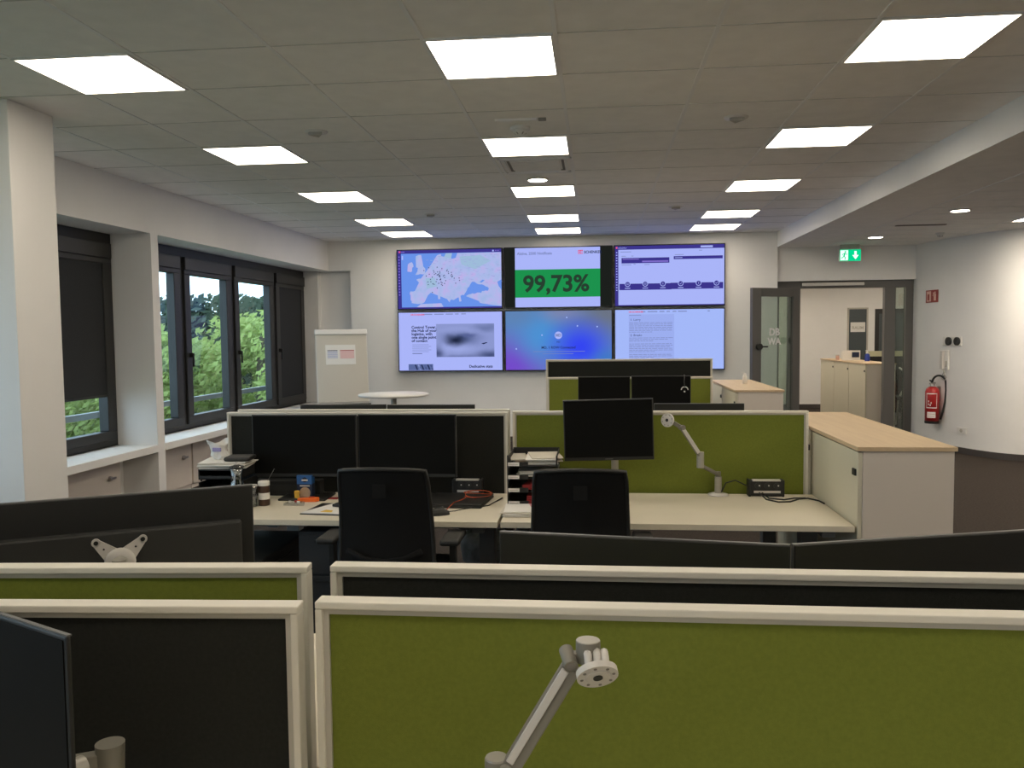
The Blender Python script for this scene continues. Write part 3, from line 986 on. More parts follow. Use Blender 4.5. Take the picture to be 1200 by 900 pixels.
# hall cabinets
def tall_cabinet(x0, x1, y0, y1, label, doors_side='x0', nd=1, h=1.08, group=None, handle_y=None):
    """cabinet standing on the floor with its doors facing -x"""
    o = thing('filing_cabinet', label, 'cabinet', ((x0+x1)/2, (y0+y1)/2, 0), 0, group)
    w, l = (x1-x0)/2, (y1-y0)/2
    q = MB(); q.box(-w+0.02, w, -l+0.001, l-0.001, 0.0, h, CAB)
    q.build('body', o, bevel=0.002)
    seg = 2*l/nd
    for k in range(nd):
        ya = -l+k*seg
        q = MB(); q.box(-w, -w+0.019, ya+0.004, ya+seg-0.004, 0.04, h-0.006, CABDOOR)
        d = q.build('door', o, bevel=0.0015)
        hy = ya+0.05
        q = MB()
        q.box(-w-0.008, -w+0.002, hy-0.022, hy+0.022, 0.965, 0.995, BLACK)
        q.build('handle', d, bevel=0.002)
    return o
hallc = [(13.46, 14.32, 'greige hall cabinet nearest the door frame, seen through the doorway'), (14.33, 15.19, 'greige hall cabinet between two others, seen through the doorway'),
         (15.20, 16.06, 'greige hall cabinet farthest along the row behind the doorway')]
for y0, y1, l in hallc:
    tall_cabinet(4.17, 4.62, y0, y1, l, group='hall cabinets')
b = MB(); b.box(4.16, 4.63, 13.45, 16.07, 1.081, 1.10, MAPLE)
tag(b.build('cabinet_top', bevel=0.002), 'pale continuous top board on the hall cabinets', 'worktop')
# items on hall cabinet
o = thing('picture_card', 'white folded card with a small picture on hall cabinet', 'card', (4.41, 15.0, 1.10))
q = MB()
q.prism([(-0.15, -0.03), (0.13, -0.05), (0.13, -0.035), (-0.15, -0.015)], 0, 0.17, PAPER)
q.prism([(-0.15, 0.06), (0.13, 0.03), (0.13, 0.04), (-0.15, 0.07)], 0, 0.15, PAPER)
q.build('card', o)
q = MB(); q.box(-0.01, 0.11, -0.0535, -0.0505, 0.05, 0.14, NAVY); q.build('picture', o)
o = thing('pump_bottle', 'small blue pump bottle with white cap on hall cabinet', 'bottle', (4.50, 14.45, 1.10))
q = MB(); q.lathe([(0.0001, 0), (0.038, 0), (0.04, 0.01), (0.04, 0.11), (0.015, 0.13)], mat('blue_bottle', (0.03, 0.06, 0.35), 0.3), 16); q.build('bottle', o)
q = MB(); q.lathe([(0.016, 0.125), (0.016, 0.155), (0.006, 0.16), (0.006, 0.185), (0.0001, 0.186)], PAPER, 12); q.bar((0, 0, 0.18), (-0.03, 0, 0.178), 0.01, 0.01, PAPER); q.build('pump', o)
o = thing('small_tin', 'small pink tin beside the picture card in the hall', 'tin', (4.23, 15.2, 1.10))
q = MB(); q.lathe([(0.0001, 0), (0.03, 0), (0.03, 0.08), (0.0001, 0.08)], mat('faded_pink', (0.6, 0.36, 0.3), 0.5), 16); q.build('can', o)
q = MB(); q.lathe([(0.031, 0.075), (0.031, 0.09), (0.0001, 0.092)], BEAD, 16); q.build('lid', o)
# reception divider with cream edge
o = thing('hall_divider', 'dark low divider with cream edge behind the hall cabinets', 'divider', (5.55, 16.4, 0))
q = MB(); q.box(-0.40, 0.6, 0, 0.03, 0.06, 1.12, BLACK); q.build('panel', o)
q = MB(); q.box(-0.46, 0.6, -0.01, 0.04, 1.12, 1.22, mat('cream_edge', (0.62, 0.60, 0.40), 0.5)); q.box(-0.46, -0.40, -0.01, 0.04, 0.0, 1.12, LIGHTW); q.build('edge_frame', o)
# white-framed chair back seen through sidelight
o = thing('visitor_chair', 'dark chair with white crossed back frame behind the sidelight', 'chair', (5.33, 15.0, 0))
q = MB(); q.box(-0.24, 0.24, -0.22, 0.22, 0.42, 0.48, BLACK); q.build('seat', o, bevel=0.02)
q = MB(); q.box(-0.22, 0.22, -0.25, -0.22, 0.52, 1.05, BLACK); q.build('backrest', o, bevel=0.01)
q = MB()
q.tube([(-0.2, -0.27, 0.5), (-0.05, -0.28, 0.78), (0.02, -0.28, 0.85), (0.22, -0.27, 1.05)], 0.016, LIGHTW, 8)
q.tube([(0.2, -0.27, 0.62), (0.02, -0.28, 0.80), (-0.05, -0.28, 0.85), (-0.22, -0.27, 0.98)], 0.016, LIGHTW, 8)
q.build('back_frame', o)
for sx in (-1, 1):
    for sy in (-1, 1):
        q = MB(); q.cyl((sx*0.2, sy*0.18, 0.42), (sx*0.24, sy*0.23, 0.0), 0.013, 0.013, CHROME, 10); q.build('leg', o)

# ---------------------------------------------------------------- things on the right wall
def wall_frame(y):
    """point and outward normal angle on the slanted wall at depth y"""
    for i in range(len(wall_pl)-1):
        (xa, ya), (xb, yb) = wall_pl[i], wall_pl[i+1]
        if yb <= y <= ya and ya != yb:
            t = (ya-y)/(ya-yb)
            ang = math.atan2(yb-ya, xb-xa)
            return Vector((xa+(xb-xa)*t, y, 0)), ang
    return Vector((5.3, y, 0)), 0.0
def on_wall(name, label, cat, y, z, off=0.0):
    p, a = wall_frame(y)
    o = thing(name, label, cat, (0, 0, 0), 0)
    n = Vector((math.sin(a), -math.cos(a), 0))
    p = p + n*off
    o.location = (p.x, p.y, z)
    o.rotation_euler = (0, 0, a)          # local +x runs along the wall, local -y is outwards
    return o
# fire extinguisher
o = on_wall('fire_extinguisher', 'red fire extinguisher with black hose hung on the slanted wall', 'fire extinguisher', 11.80, 0.35, 0.10)
q = MB(); q.lathe([(0.0001, 0.0), (0.088, 0.0), (0.092, 0.012), (0.092, 0.035)], BLACK, 28); q.build('foot_ring', o)
q = MB(); q.lathe([(0.0001, 0.036), (0.089, 0.036), (0.089, 0.43), (0.075, 0.47), (0.045, 0.495), (0.03, 0.50), (0.0001, 0.50)], RED, 28); bo = q.build('cylinder', o)
q = MB()
def arc_patch(q, a0_, a1_, z0, z1, r, m, n=8):
    vs = []
    for i in range(n+1):
        a = a0_+(a1_-a0_)*i/n
        vs += [(r*math.cos(a), r*math.sin(a), z0), (r*math.cos(a), r*math.sin(a), z1)]
    q.add(vs, [(2*i, 2*i+2, 2*i+3, 2*i+1) for i in range(n)], m, None, True)
A0, A1 = math.radians(-82), math.radians(8)
for z in (0.40, 0.21):
    arc_patch(q, A0, A1, z, z+0.012, 0.0905, PAPER)
arc_patch(q, A0, A0+0.09, 0.21, 0.41, 0.0905, PAPER); arc_patch(q, A1-0.09, A1, 0.21, 0.41, 0.0905, PAPER)
for k, (a, c) in enumerate(((0.5, 0.25), (0.9, 0.24), (0.5, 0.29), (1.1, 0.27))):
    arc_patch(q, A0+a*0.6, A0+a*0.6+0.14, c, c+0.025, 0.0905, PAPER, 3)
arc_patch(q, A0+0.15, A1-0.2, 0.08, 0.16, 0.0905, PAPER)
arc_patch(q, A0+0.25, A1-0.35, 0.10, 0.105, 0.0912, RED); arc_patch(q, A0+0.25, A1-0.35, 0.13, 0.135, 0.0912, RED)
q.build('label', bo)
q = MB(); q.lathe([(0.03, 0.50), (0.03, 0.53), (0.02, 0.545), (0.0001, 0.55)], CHROME, 16); q.bar((-0.05, 0, 0.535), (0.05, 0, 0.55), 0.03, 0.02, CHROME); q.bar((0.0, 0, 0.56), (-0.06, 0, 0.58), 0.02, 0.014, BLACK)
q.cyl((0.0, 0, 0.55), (0.0, 0, 0.575), 0.008, 0.008, RED, 8); q.build('valve', o)
q = MB()
hp = []
for k in range(14):
    a = PI*(1-k/13)
    hp.append((0.045+0.085*math.cos(a)+0.04, -0.01, 0.55+0.10*math.sin(a)))
hp += [(0.175, -0.01, 0.45), (0.165, -0.01, 0.30), (0.14, -0.02, 0.16), (0.115, -0.03, 0.06)]
q.tube(hp, 0.014, BLACK, 10, Matrix.Rotation(math.radians(40), 4, 'Z'))
q.build('hose', o)
q = MB(); q.box(-0.03, 0.03, 0.088, 0.10, 0.30, 0.50, CHROME); q.build('wall_bracket', o)
# red sign
o = on_wall('fire_safety_sign', 'small red fire extinguisher symbol sign beside the door', 'sign', 12.0, 2.07, 0.003)
q = MB(); q.box(-0.15, 0.15, -0.004, 0, -0.085, 0.085, mat('sign_red', (0.30, 0.035, 0.03), 0.5)); q.build('plate', o)
SG = mat('sign_pale', (0.72, 0.45, 0.38), 0.6)
q = MB(); q.box(-0.125, -0.02, -0.006, -0.004, -0.07, 0.07, SG)
q.box(-0.10, -0.06, -0.008, -0.006, -0.055, 0.03, mat('sign_red_ink', (0.30, 0.035, 0.03), 0.5))
q.box(0.05, 0.10, -0.006, -0.004, -0.06, 0.03, SG); q.tube([(0.06, -0.006, 0.035), (0.04, -0.006, 0.05), (0.03, -0.006, 0.0)], 0.006, SG, 6); q.box(0.06, 0.09, -0.006, -0.004, 0.035, 0.06, SG)
q.build('symbols', o)
# twin alarm sounder
o = on_wall('double_socket', 'white plate with two round black sockets above the handset', 'socket', 11.52, 1.46, 0.003)
q = MB(); q.box(-0.20, 0.15, -0.02, 0, -0.06, 0.06, LIGHTW); q.build('plate', o, bevel=0.004)
for sx in (-0.075, 0.085):
    q = MB(); q.lathe([(0.055, 0.0), (0.055, 0.02), (0.045, 0.024), (0.0001, 0.014)], BLACK, 20, Matrix.Translation((sx, -0.02, 0)) @ Matrix.Rotation(PI/2, 4, 'X')); q.build('socket_insert', o)
# handset
o = on_wall('door_intercom', 'white wall handset with curled cord above the extinguisher', 'intercom', 11.66, 1.10, 0.003)
q = MB(); q.box(-0.07, 0.07, -0.03, 0, -0.02, 0.24, LIGHTW); q.build('wall_plate', o, bevel=0.006)
q = MB(); q.box(-0.05, 0.0, -0.065, -0.031, -0.01, 0.23, ALU_L); q.box(0.02, 0.055, -0.036, -0.03, 0.02, 0.10, BEAD); q.build('handset', o, bevel=0.008)
q = MB(); q.tube([(-0.02, -0.03, -0.02), (-0.01, -0.03, -0.06), (-0.05, -0.03, -0.10), (-0.04, -0.03, -0.15), (0.02, -0.03, -0.16), (0.045, -0.03, -0.12), (0.01, -0.03, -0.08), (0.0, -0.03, -0.02)], 0.006, BEAD, 6); q.build('cord', o)
# switches at far right
for z, l, nm in ((1.83, 'faint pair of light switches on the right wall at shoulder height', 'light_switch'), (2.64, 'faint pair of small boxes high on the right wall', 'junction_box')):
    o = thing(nm, l, 'switch', (5.30 if z < 2 else 5.36, 10.61, z), 0.0)
    q = MB(); q.box(-0.10, 0.10, -0.012, 0.0, -0.04, 0.04, CAB); q.build('plate', o, bevel=0.003)
    for sx in (-0.05, 0.05):
        q = MB(); q.box(sx-0.035, sx+0.035, -0.018, -0.012, -0.03, 0.03, BEAD); q.build('button', o, bevel=0.002)
o = on_wall('floor_socket', 'small white socket low on the slanted wall behind the cabinet', 'socket', 11.35, 0.30, 0.003)
q = MB(); q.box(-0.08, 0.08, -0.015, 0, -0.04, 0.04, LIGHTW); q.build('plate', o, bevel=0.003)
q = MB(); q.cyl((0, -0.015, 0), (0, -0.018, 0), 0.025, 0.025, BEAD, 16); q.build('insert', o)

# ---------------------------------------------------------------- desks
def desk(x0, x1, y0, y1, label, h=0.74, group='office desks', rz=0.0):
    w, l = (x1-x0)/2, (y1-y0)/2
    o = thing('office_desk', label, 'desk', ((x0+x1)/2, (y0+y1)/2, 0), rz, group)
    q = MB(); q.box(-w, w, -l, l, h-0.028, h, DESK); q.build('desktop', o, bevel=0.002)
    for sx in (-1, 1):
        q = MB()
        x = sx*(w-0.10)
        q.box(x-0.04, x+0.04, 0.02, 0.11, 0.03, h-0.07, DESKLEG)
        q.box(x-0.035, x+0.035, -l+0.06, l-0.03, 0.0, 0.03, DESKLEG)
        q.box(x-0.03, x+0.03, -l+0.05, l-0.05, h-0.065, h-0.029, DESKLEG)
        q.build('leg', o, bevel=0.003)
    q = MB(); q.box(-w+0.14, w-0.14, 0.03, 0.09, h-0.10, h-0.04, DESKLEG); q.build('crossbar', o)
    q = MB(); q.box(-w+0.16, w-0.16, l-0.16, l-0.04, h-0.16, h-0.145, DESKLEG); q.box(-w+0.16, w-0.16, l-0.045, l-0.04, h-0.145, h-0.035, DESKLEG)
    q.build('cable_tray', o)
    return o
desk(-2.06, -0.462, 3.84, 4.545, 'cream desk with two dark monitors, left of the middle row')
desk(-0.448, 1.155, 3.845, 4.59, 'cream desk with empty monitor arm, right of the middle row')
desk(-2.06, -0.462, 4.84, 5.5, 'cream desk hidden behind the dark middle divider', group='desks behind the middle dividers')
desk(-0.448, 1.155, 4.84, 5.5, 'cream desk hidden behind the green middle divider', group='desks behind the middle dividers')
desk(-0.47, 1.12, 7.45, 8.15, 'cream desk before the far green divider', group='far desks')
desk(-0.49, 1.14, 8.48, 9.2, 'raised cream desk behind the far dark divider', h=0.90, group='far desks')
desk(-0.44, 1.16, 0.52, 1.27, 'cream desk in front of the foreground green divider', group='foreground desks')
desk(-0.47, 1.13, 1.58, 2.35, 'cream desk behind the foreground dividers on the right', group='foreground desks')
desk(-2.10, -0.52, 1.57, 2.33, 'cream desk behind the foreground dividers on the left', rz=0.06, group='foreground desks')
desk(-2.02, -0.46, 0.42, 1.17, 'cream desk in front of the foreground dark divider', rz=0.06, group='foreground desks')

# ---------------------------------------------------------------- dividers
def divider(x0, x1, y, label, front, back, top=1.19, bottom=0.62, rz=0.0, thick=0.036, legs_h=True):
    """desk divider whose near top edge stands at y; x0..x1 wide; pivots at the end x1"""
    o = thing('desk_divider', label, 'divider', (x1, y+thick/2, bottom), rz)
    W = x1-x0
    H = top-bottom
    t2 = thick/2
    q = MB()
    fw = 0.0125
    q.box(-W, 0, -t2, t2, H-fw, H, WHITE_FRAME)
    q.box(-W, 0, -t2, t2, 0, fw, WHITE_FRAME)
    q.box(-W, -W+fw, -t2, t2, fw, H-fw, WHITE_FRAME)
    q.box(-fw, 0, -t2, t2, fw, H-fw, WHITE_FRAME)
    q.build('frame', o, bevel=0.0022, seg=2)
    q = MB()
    t3 = t2-0.006
    bw = 0.009
    q.box(-W+fw, -fw, -t3, t3, H-fw-bw, H-fw, BEAD)
    q.box(-W+fw, -fw, -t3, t3, fw, fw+bw, BEAD)
    q.box(-W+fw, -W+fw+bw, -t3, t3, fw+bw, H-fw-bw, BEAD)
    q.box(-fw-bw, -fw, -t3, t3, fw+bw, H-fw-bw, BEAD)
    q.build('inner_bead', o)
    t4 = t2-0.012
    q = MB(); q.box(-W+fw+bw, -fw-bw, -t4, 0.0, fw+bw, H-fw-bw, front); q.build('fabric_panel', o)['label'] = 'fabric on the side facing the viewer'
    q = MB(); q.box(-W+fw+bw, -fw-bw, 0.0005, t4, fw+bw, H-fw-bw, back); q.build('fabric_panel', o)['label'] = 'fabric on the far side'
    q = MB()
    for x in (-W+0.25, -0.25):
        q.box(x-0.03, x+0.03, -0.012, 0.012, -0.09, 0.0, DESKLEG)
    q.build('clamp', o)
    return o
divider(-0.455, 1.16, 1.291, 'large foreground divider with green fabric behind the silver arm', GREEN, DARKFELT)
divider(-0.497, 1.16, 1.499, 'dark divider directly behind the large green foreground one', DARKFELT, GREEN)
divider(-2.08, -0.475, 1.265, 'foreground dark divider at lower left behind a monitor edge', DARKFELT, GREEN, rz=0.055)
divider(-2.13, -0.538, 1.488, 'green divider at left directly behind the foreground dark one', GREEN, DARKFELT, rz=0.07)
divider(-2.09, -0.484, 4.55, 'dark divider behind the two monitors of the middle left desk', DARKFELT, GREEN)
divider(-2.10, -0.490, 4.72, 'divider edge just visible behind the dark middle divider', DARKFELT, GREEN)
divider(-0.462, 1.135, 4.60, 'wide green divider behind the empty arm on middle desk', GREEN, DARKFELT)
divider(-0.462, 1.135, 4.66, 'divider hidden behind the wide green middle one', DARKFELT, GREEN, top=1.18)
divider(-0.477, 1.118, 8.17, 'far green divider below the video wall', GREEN, DARKFELT)
divider(-0.50, 1.15, 8.42, 'far dark divider standing higher below the video wall', DARKFELT, GREEN, top=1.355, bottom=0.80)

# ---------------------------------------------------------------- monitors
def monitor(label, w, h, loc, rz, ztop, desk_z=0.74, housing=None, group=None, stand=True, roll=0.0, tray=None, edge=0.004, side_edges=True, depth=0.020):
    """origin on the desk below the screen's middle; screen faces local -y"""
    o = thing('monitor', label, 'monitor', (loc[0], loc[1], desk_z), rz, group)
    zt = ztop-desk_z
    zb = zt-h
    R = Matrix.Translation((0, 0, zt-h/2)) @ Matrix.Rotation(roll, 4, 'Y') @ Matrix.Translation((0, 0, -(zt-h/2)))
    q = MB(); q.box(-w/2, w/2, 0, depth, zb, zt, BLACK, R)
    c = q.build('casing', o, bevel=0.003)
    q = MB()
    for s_ in ((-w/2-0.0008, w/2+0.0008, zt-0.001, zt+0.001), (w/2-0.001, w/2+0.001, zb, zt), (-w/2-0.001, -w/2+0.001, zb, zt))[:3 if side_edges else 1]:
        q.box(s_[0], s_[1], min(0.004, depth*0.2), min(0.004+edge*2.5, depth), s_[2], s_[3], EDGE, R)
    q.build('edge_trim', o)
    q = MB(); q.box(-w/2+0.006, w/2-0.006, -0.0015, 0, zb+0.018, zt-0.006, SCREEN, R); q.build('screen', o)
    q = MB(); q.box(-0.02, 0.02, -0.002, 0, zb+0.006, zb+0.010, EDGE, R); q.build('power_mark', o)
    if housing:
        hx0, hx1, hz0, hz1, dep = housing
        q = MB(); q.box(hx0, hx1, 0.018, 0.02+dep, hz0-desk_z, hz1-desk_z, BACKP, R); q.build('back_housing', o, bevel=0.006)
    else:
        q = MB(); q.box(-w*0.32, w*0.32, depth-0.002, 0.04, zb+0.04, zt-0.06, BACKP, R); q.build('back_housing', o, bevel=0.008)
    if stand:
        q = MB(); q.box(-0.035, 0.035, 0.045, 0.065, 0.012, zt-h*0.4, BLACK); q.box(-0.06, 0.06, 0.018, 0.046, zt-h*0.6, zt-h*0.4, BLACK); q.build('stand_neck', o, bevel=0.004)
        q = MB(); q.box(-0.13, 0.13, -0.07, 0.13, 0.0, 0.012, BLACK); q.build('stand_base', o, bevel=0.005)
    return o
# middle left desk
monitor('left one of two black monitors on the middle left desk', 0.575, 0.335, (-1.567, 4.35), 0.02, 1.195)
monitor('right one of two black monitors on the middle left desk', 0.535, 0.335, (-1.006, 4.36), -0.03, 1.196)
# middle right desk, on an arm
monitor('black monitor raised above the wide green divider', 0.463, 0.318, (0.064, 4.35), 0.02, 1.274, stand=False, roll=-0.022)
# behind the middle dividers, seen from the back
monitor('black monitor edge above dark divider, left one', 0.55, 0.33, (-1.575, 5.10), PI, 1.188)
monitor('black monitor edge above dark divider, right one', 0.55, 0.33, (-1.018, 5.10), PI, 1.186)
monitor('black monitor edge above green divider near its right end', 0.53, 0.33, (0.615, 5.10), PI, 1.19)
monitor('black monitor hidden behind raised monitor and green divider', 0.50, 0.33, (0.05, 5.10), PI, 1.15)
# far desk
monitor('left one of two monitors before the far green divider', 0.475, 0.33, (0.075, 7.70), 0.0, 1.218)
monitor('right one of two monitors before the far green divider', 0.535, 0.33, (0.590, 7.70), 0.0, 1.222)
# foreground right pair, backs towards the viewer
def mon_between(label, a, b_, ztop, h, w, from_a=True, **k):
    a, b_ = Vector((*a, 0)), Vector((*b_, 0))
    d = (b_-a).normalized()
    if from_a:
        mid = a + d*w/2
    else:
        mid = b_ - d*w/2
    n = Vector((-d.y, d.x, 0))
    ang = math.atan2(d.y, d.x) + PI
    # back face (local +y) looks to the viewer
    mid = mid + n*0.02
    return monitor(label, w, h, (mid.x, mid.y), ang, ztop, **k)
mon_between('wide black monitor back behind foreground dividers, ending left of centre gap', (-0.239, 2.03), (0.441, 1.935), 1.13, 0.37, 0.685, housing=(-0.2, 0.2, 0.80, 1.02, 0.03))
mon_between('wide black monitor back behind foreground dividers at the right edge', (0.452, 1.940), (1.03, 2.11), 1.13, 0.37, 0.685, housing=(-0.2, 0.2, 0.80, 1.02, 0.03))
# foreground left, with housing and bare mounting bracket
mon_between('large monitor back with white mounting bracket at left', (-1.42, 1.86), (-0.915, 2.135), 1.223, 0.40, 0.66, from_a=False,
            housing=(-0.298, 0.30, 0.86, 1.137, 0.03), stand=True)
# bottom left corner, screen towards the viewer
mm = monitor('dark monitor cut by the lower left photo corner', 0.53, 0.33, (-0.880, 1.055), -0.46, 1.258, stand=False, edge=0.003, side_edges=False, depth=0.007)

# bracket on the left monitor back
d = (Vector((-0.915, 2.135, 0))-Vector((-1.42, 1.86, 0))).normalized()
ang = math.atan2(d.y, d.x)
o = thing('mounting_bracket', 'white cross-shaped mounting plate on the large monitor back', 'bracket', (-1.182, 1.948, 1.062), ang)
q = MB()
for sx in (-1, 1):
    for sz in (-1, 1):
        dx_, dz_ = sx*0.7071, sz*0.7071
        px_, pz_ = -dz_, dx_
        pts_ = [(0.01, 0.024), (0.075, 0.0095), (0.075, -0.0095), (0.01, -0.024)]
        fr_ = [(dx_*a+px_*b2, dz_*a+pz_*b2) for a, b2 in pts_]
        q.add([(x, -0.003, z) for x, z in fr_]+[(x, 0.003, z) for x, z in fr_], [(0, 1, 2, 3), (7, 6, 5, 4), (0, 4, 5, 1), (1, 5, 6, 2), (2, 6, 7, 3), (3, 7, 4, 0)], ALU_L)
        q.cyl((sx*0.053, 0.003, sz*0.053), (sx*0.053, -0.003, sz*0.053), 0.0105, 0.0105, ALU_L, 16)
q.build('cross_plate', o)
q = MB()
for sx in (-1, 1):
    for sz in (-1, 1):
        q.cyl((sx*0.053, -0.0032, sz*0.053), (sx*0.053, -0.0042, sz*0.053), 0.0055, 0.0055, BLACK, 12)
        q.cyl((sx*0.036, -0.0032, sz*0.036), (sx*0.036, -0.0042, sz*0.036), 0.0025, 0.0025, BLACK, 8)
q.build('screw_holes', o)
q = MB(); q.lathe([(0.0001, 0.012), (0.030, 0.012), (0.036, 0.008), (0.036, 0.0), (0.0001, 0.0)], ALU_L, 28, Matrix.Rotation(PI/2, 4, 'X')); q.build('round_hub', o)
q = MB(); q.cyl((0, -0.012, 0), (0, -0.06, 0), 0.018, 0.018, SILVER, 16); q.cyl((0, -0.06, 0.02), (0, -0.06, -0.31), 0.016, 0.016, SILVER, 16); q.build('support_post', o)

# ---------------------------------------------------------------- monitor arms
def vesa(o, c, n, r, name='mounting_plate', spin=0.0):
    """round plate with a hole pattern, centre c, normal n (towards its front)"""
    n = Vector(n).normalized()
    t = Vector((0, 0, 1)) if abs(n.z) < 0.9 else Vector((0, 1, 0))
    x = n.cross(t).normalized()
    y = n.cross(x)
    c = Vector(c)
    q = MB()
    q.cyl(c - n*r*0.16, c + n*r*0.16, r, r, ALU_L, 32)
    q.cyl(c + n*r*0.16, c + n*r*0.20, r*0.62, r*0.58, ALU_L, 24)
    p = q.build(name, o, bevel=r*0.05)
    q = MB()
    q.cyl(c + n*r*0.16, c + n*r*0.24, r*0.24, r*0.24, BLACK, 12)
    for k in range(8):
        a = k*PI/4 + 0.3
        q.cyl(c + (x*math.cos(a) + y*math.sin(a))*r*0.78 + n*r*0.15, c + (x*math.cos(a) + y*math.sin(a))*r*0.78 + n*r*0.18, r*0.085, r*0.085, GAP, 8)
    q.build('holes', p)
    return p
def arm(label, base, elbow, wrist, plate=None, n=(0, -1, 0), pr=0.028, s=1.0):
    """desk arm: foot disc and post at base, lower link to elbow, upper link to wrist"""
    o = thing('monitor_mount', label, 'monitor mount', base)
    B = Vector(base)
    el, wr = Vector(elbow)-B, Vector(wrist)-B
    q = MB(); q.lathe([(0.0001, 0), (0.055*s, 0), (0.055*s, 0.006), (0.03*s, 0.014), (0.0001, 0.014)], ALU_L, 28); q.build('foot', o)
    q = MB()
    hp = min(0.10, max(0.05, el.z*0.5))
    q.cyl((0, 0, 0.012), (0, 0, hp), 0.019*s, 0.019*s, SILVER, 20); q.cyl((0, 0, hp), (0, 0, hp+0.028), 0.014*s, 0.014*s, SILVER_D, 16)
    q.build('post', o, bevel=0.002)
    q = MB(); a = Vector((0, 0, hp+0.012)); e2 = el - Vector((0, 0, 0.028))
    q.bar(a, e2, 0.026*s, 0.016*s, SILVER_D); q.build('lower_link', o, bevel=0.004)
    q = MB(); q.cyl(el-Vector((0, 0, 0.042*s)), el+Vector((0, 0, 0.042*s)), 0.0195*s, 0.0195*s, SILVER, 24); q.build('elbow_joint', o, bevel=0.003)
    q = MB(); u0 = el + Vector((0, -0.002, 0.02)); q.bar(u0 + (wr-u0)*0.03, wr, 0.030*s, 0.022*s, SILVER_D)
    dd = (wr-u0).normalized()
    q.bar(u0 + (wr-u0)*0.09 + Vector((-0.002, -0.004, 0.004)), u0 + (wr-u0)*0.93 + Vector((-0.002, -0.004, 0.004)), 0.026*s, 0.020*s, ALU_L)
    q.build('upper_link', o, bevel=0.003)
    q = MB(); q.cyl(wr+Vector((-0.008, 0.012, 0.0)), wr+Vector((0.008, -0.018, 0.002)), 0.013*s, 0.013*s, SILVER_D, 18); q.build('wrist_joint', o, bevel=0.002)
    if plate:
        pc = Vector(plate)-B
        q = MB(); n_ = Vector(n).normalized(); hub = pc - n_*0.018*s
        q.bar(wr, hub, 0.016*s, 0.02*s, SILVER_D); q.cyl(hub-n_*0.006, hub+n_*0.014, 0.013*s, 0.013*s, SILVER, 16); q.build('tilt_head', o, bevel=0.002)
        vesa(o, pc, n, pr)
    return o
arm('silver arm with bare round plate before the green middle divider', (0.653, 4.55, 0.74), (0.547, 4.46, 0.945), (0.448, 4.44, 1.118), (0.374, 4.43, 1.158), (-0.55, -0.8, 0.1), 0.036)
arm('silver arm holding the raised black monitor', (0.064, 4.535, 0.74), (0.10, 4.50, 0.92), (0.07, 4.44, 1.08), (0.064, 4.412, 1.11), (0, -1, 0), 0.03)
# foreground arm (close up)
o = thing('monitor_mount', 'large silver arm in front of the foreground green divider', 'monitor mount', (-0.235, 1.16, 0.74))
B = Vector((-0.235, 1.16, 0.74))
def L(x, y, z):
    return Vector((x, y, z)) - B
q = MB(); q.lathe([(0.0001, 0), (0.05, 0), (0.05, 0.006), (0.025, 0.014), (0.0001, 0.014)], ALU_L, 28); q.build('foot', o)
q = MB(); q.cyl((0, 0, 0.012), (0, 0, 0.15), 0.018, 0.018, SILVER, 20); q.build('post', o)
q = MB(); q.bar((0, 0, 0.14), L(-0.139, 1.12, 1.00), 0.026, 0.018, SILVER_D); q.build('lower_link', o, bevel=0.003)
q = MB(); q.cyl(L(-0.139, 1.115, 0.965), L(-0.139, 1.115, 1.034), 0.0165, 0.0165, SILVER_D, 32); q.cyl(L(-0.139, 1.115, 1.034), L(-0.139, 1.115, 1.0365), 0.0158, 0.015, SILVER, 32); q.build('elbow_joint', o, bevel=0.001)
q = MB()
e0, e1 = L(-0.1235, 1.115, 1.016), L(-0.034, 1.105, 1.172)
q.bar(e0, e1, 0.026, 0.024, SILVER_D, up=(0.35, -0.6, 0.7))
q.bar(e0 + (e1-e0)*0.10 + Vector((-0.0045, -0.006, 0.004)), e0 + (e1-e0)*0.97 + Vector((-0.0045, -0.006, 0.004)), 0.011, 0.018, ALU_L, up=(0.35, -0.6, 0.7))
q.build('upper_link', o, bevel=0.0015)
q = MB(); q.cyl(L(-0.0425, 1.116, 1.190), L(-0.034, 1.088, 1.178), 0.0095, 0.0095, SILVER_D, 20)
q.cyl(L(-0.034, 1.088, 1.178), L(-0.0338, 1.0872, 1.1777), 0.006, 0.006, GAP, 14); q.build('wrist_joint', o, bevel=0.001)
q = MB(); q.cyl(L(-0.126, 1.10, 1.022), L(-0.126, 1.125, 1.022), 0.011, 0.011, SILVER, 20); q.build('knuckle', o, bevel=0.001)
q = MB(); q.cyl(L(-0.012, 1.108, 1.178), L(-0.012, 1.108, 1.2065), 0.0165, 0.0165, SILVER_D, 32); q.cyl(L(-0.012, 1.108, 1.2065), L(-0.012, 1.108, 1.2075), 0.0158, 0.0155, SILVER, 32)
q.bar(L(-0.036, 1.108, 1.183), L(-0.012, 1.108, 1.184), 0.014, 0.014, SILVER_D); q.build('swivel_head', o, bevel=0.001)
q = MB()
for dx in (-0.009, 0.003, 0.013):
    q.tube([L(-0.004+dx, 1.098, 1.196), L(-0.003+dx, 1.088, 1.193), L(-0.002+dx, 1.083, 1.184), L(-0.001+dx, 1.084, 1.174)], 0.0055, ALU_L, 8)
q.build('tilt_hinge', o)
vesa(o, L(0.000, 1.078, 1.173), (0.18, -0.74, -0.62), 0.0275)
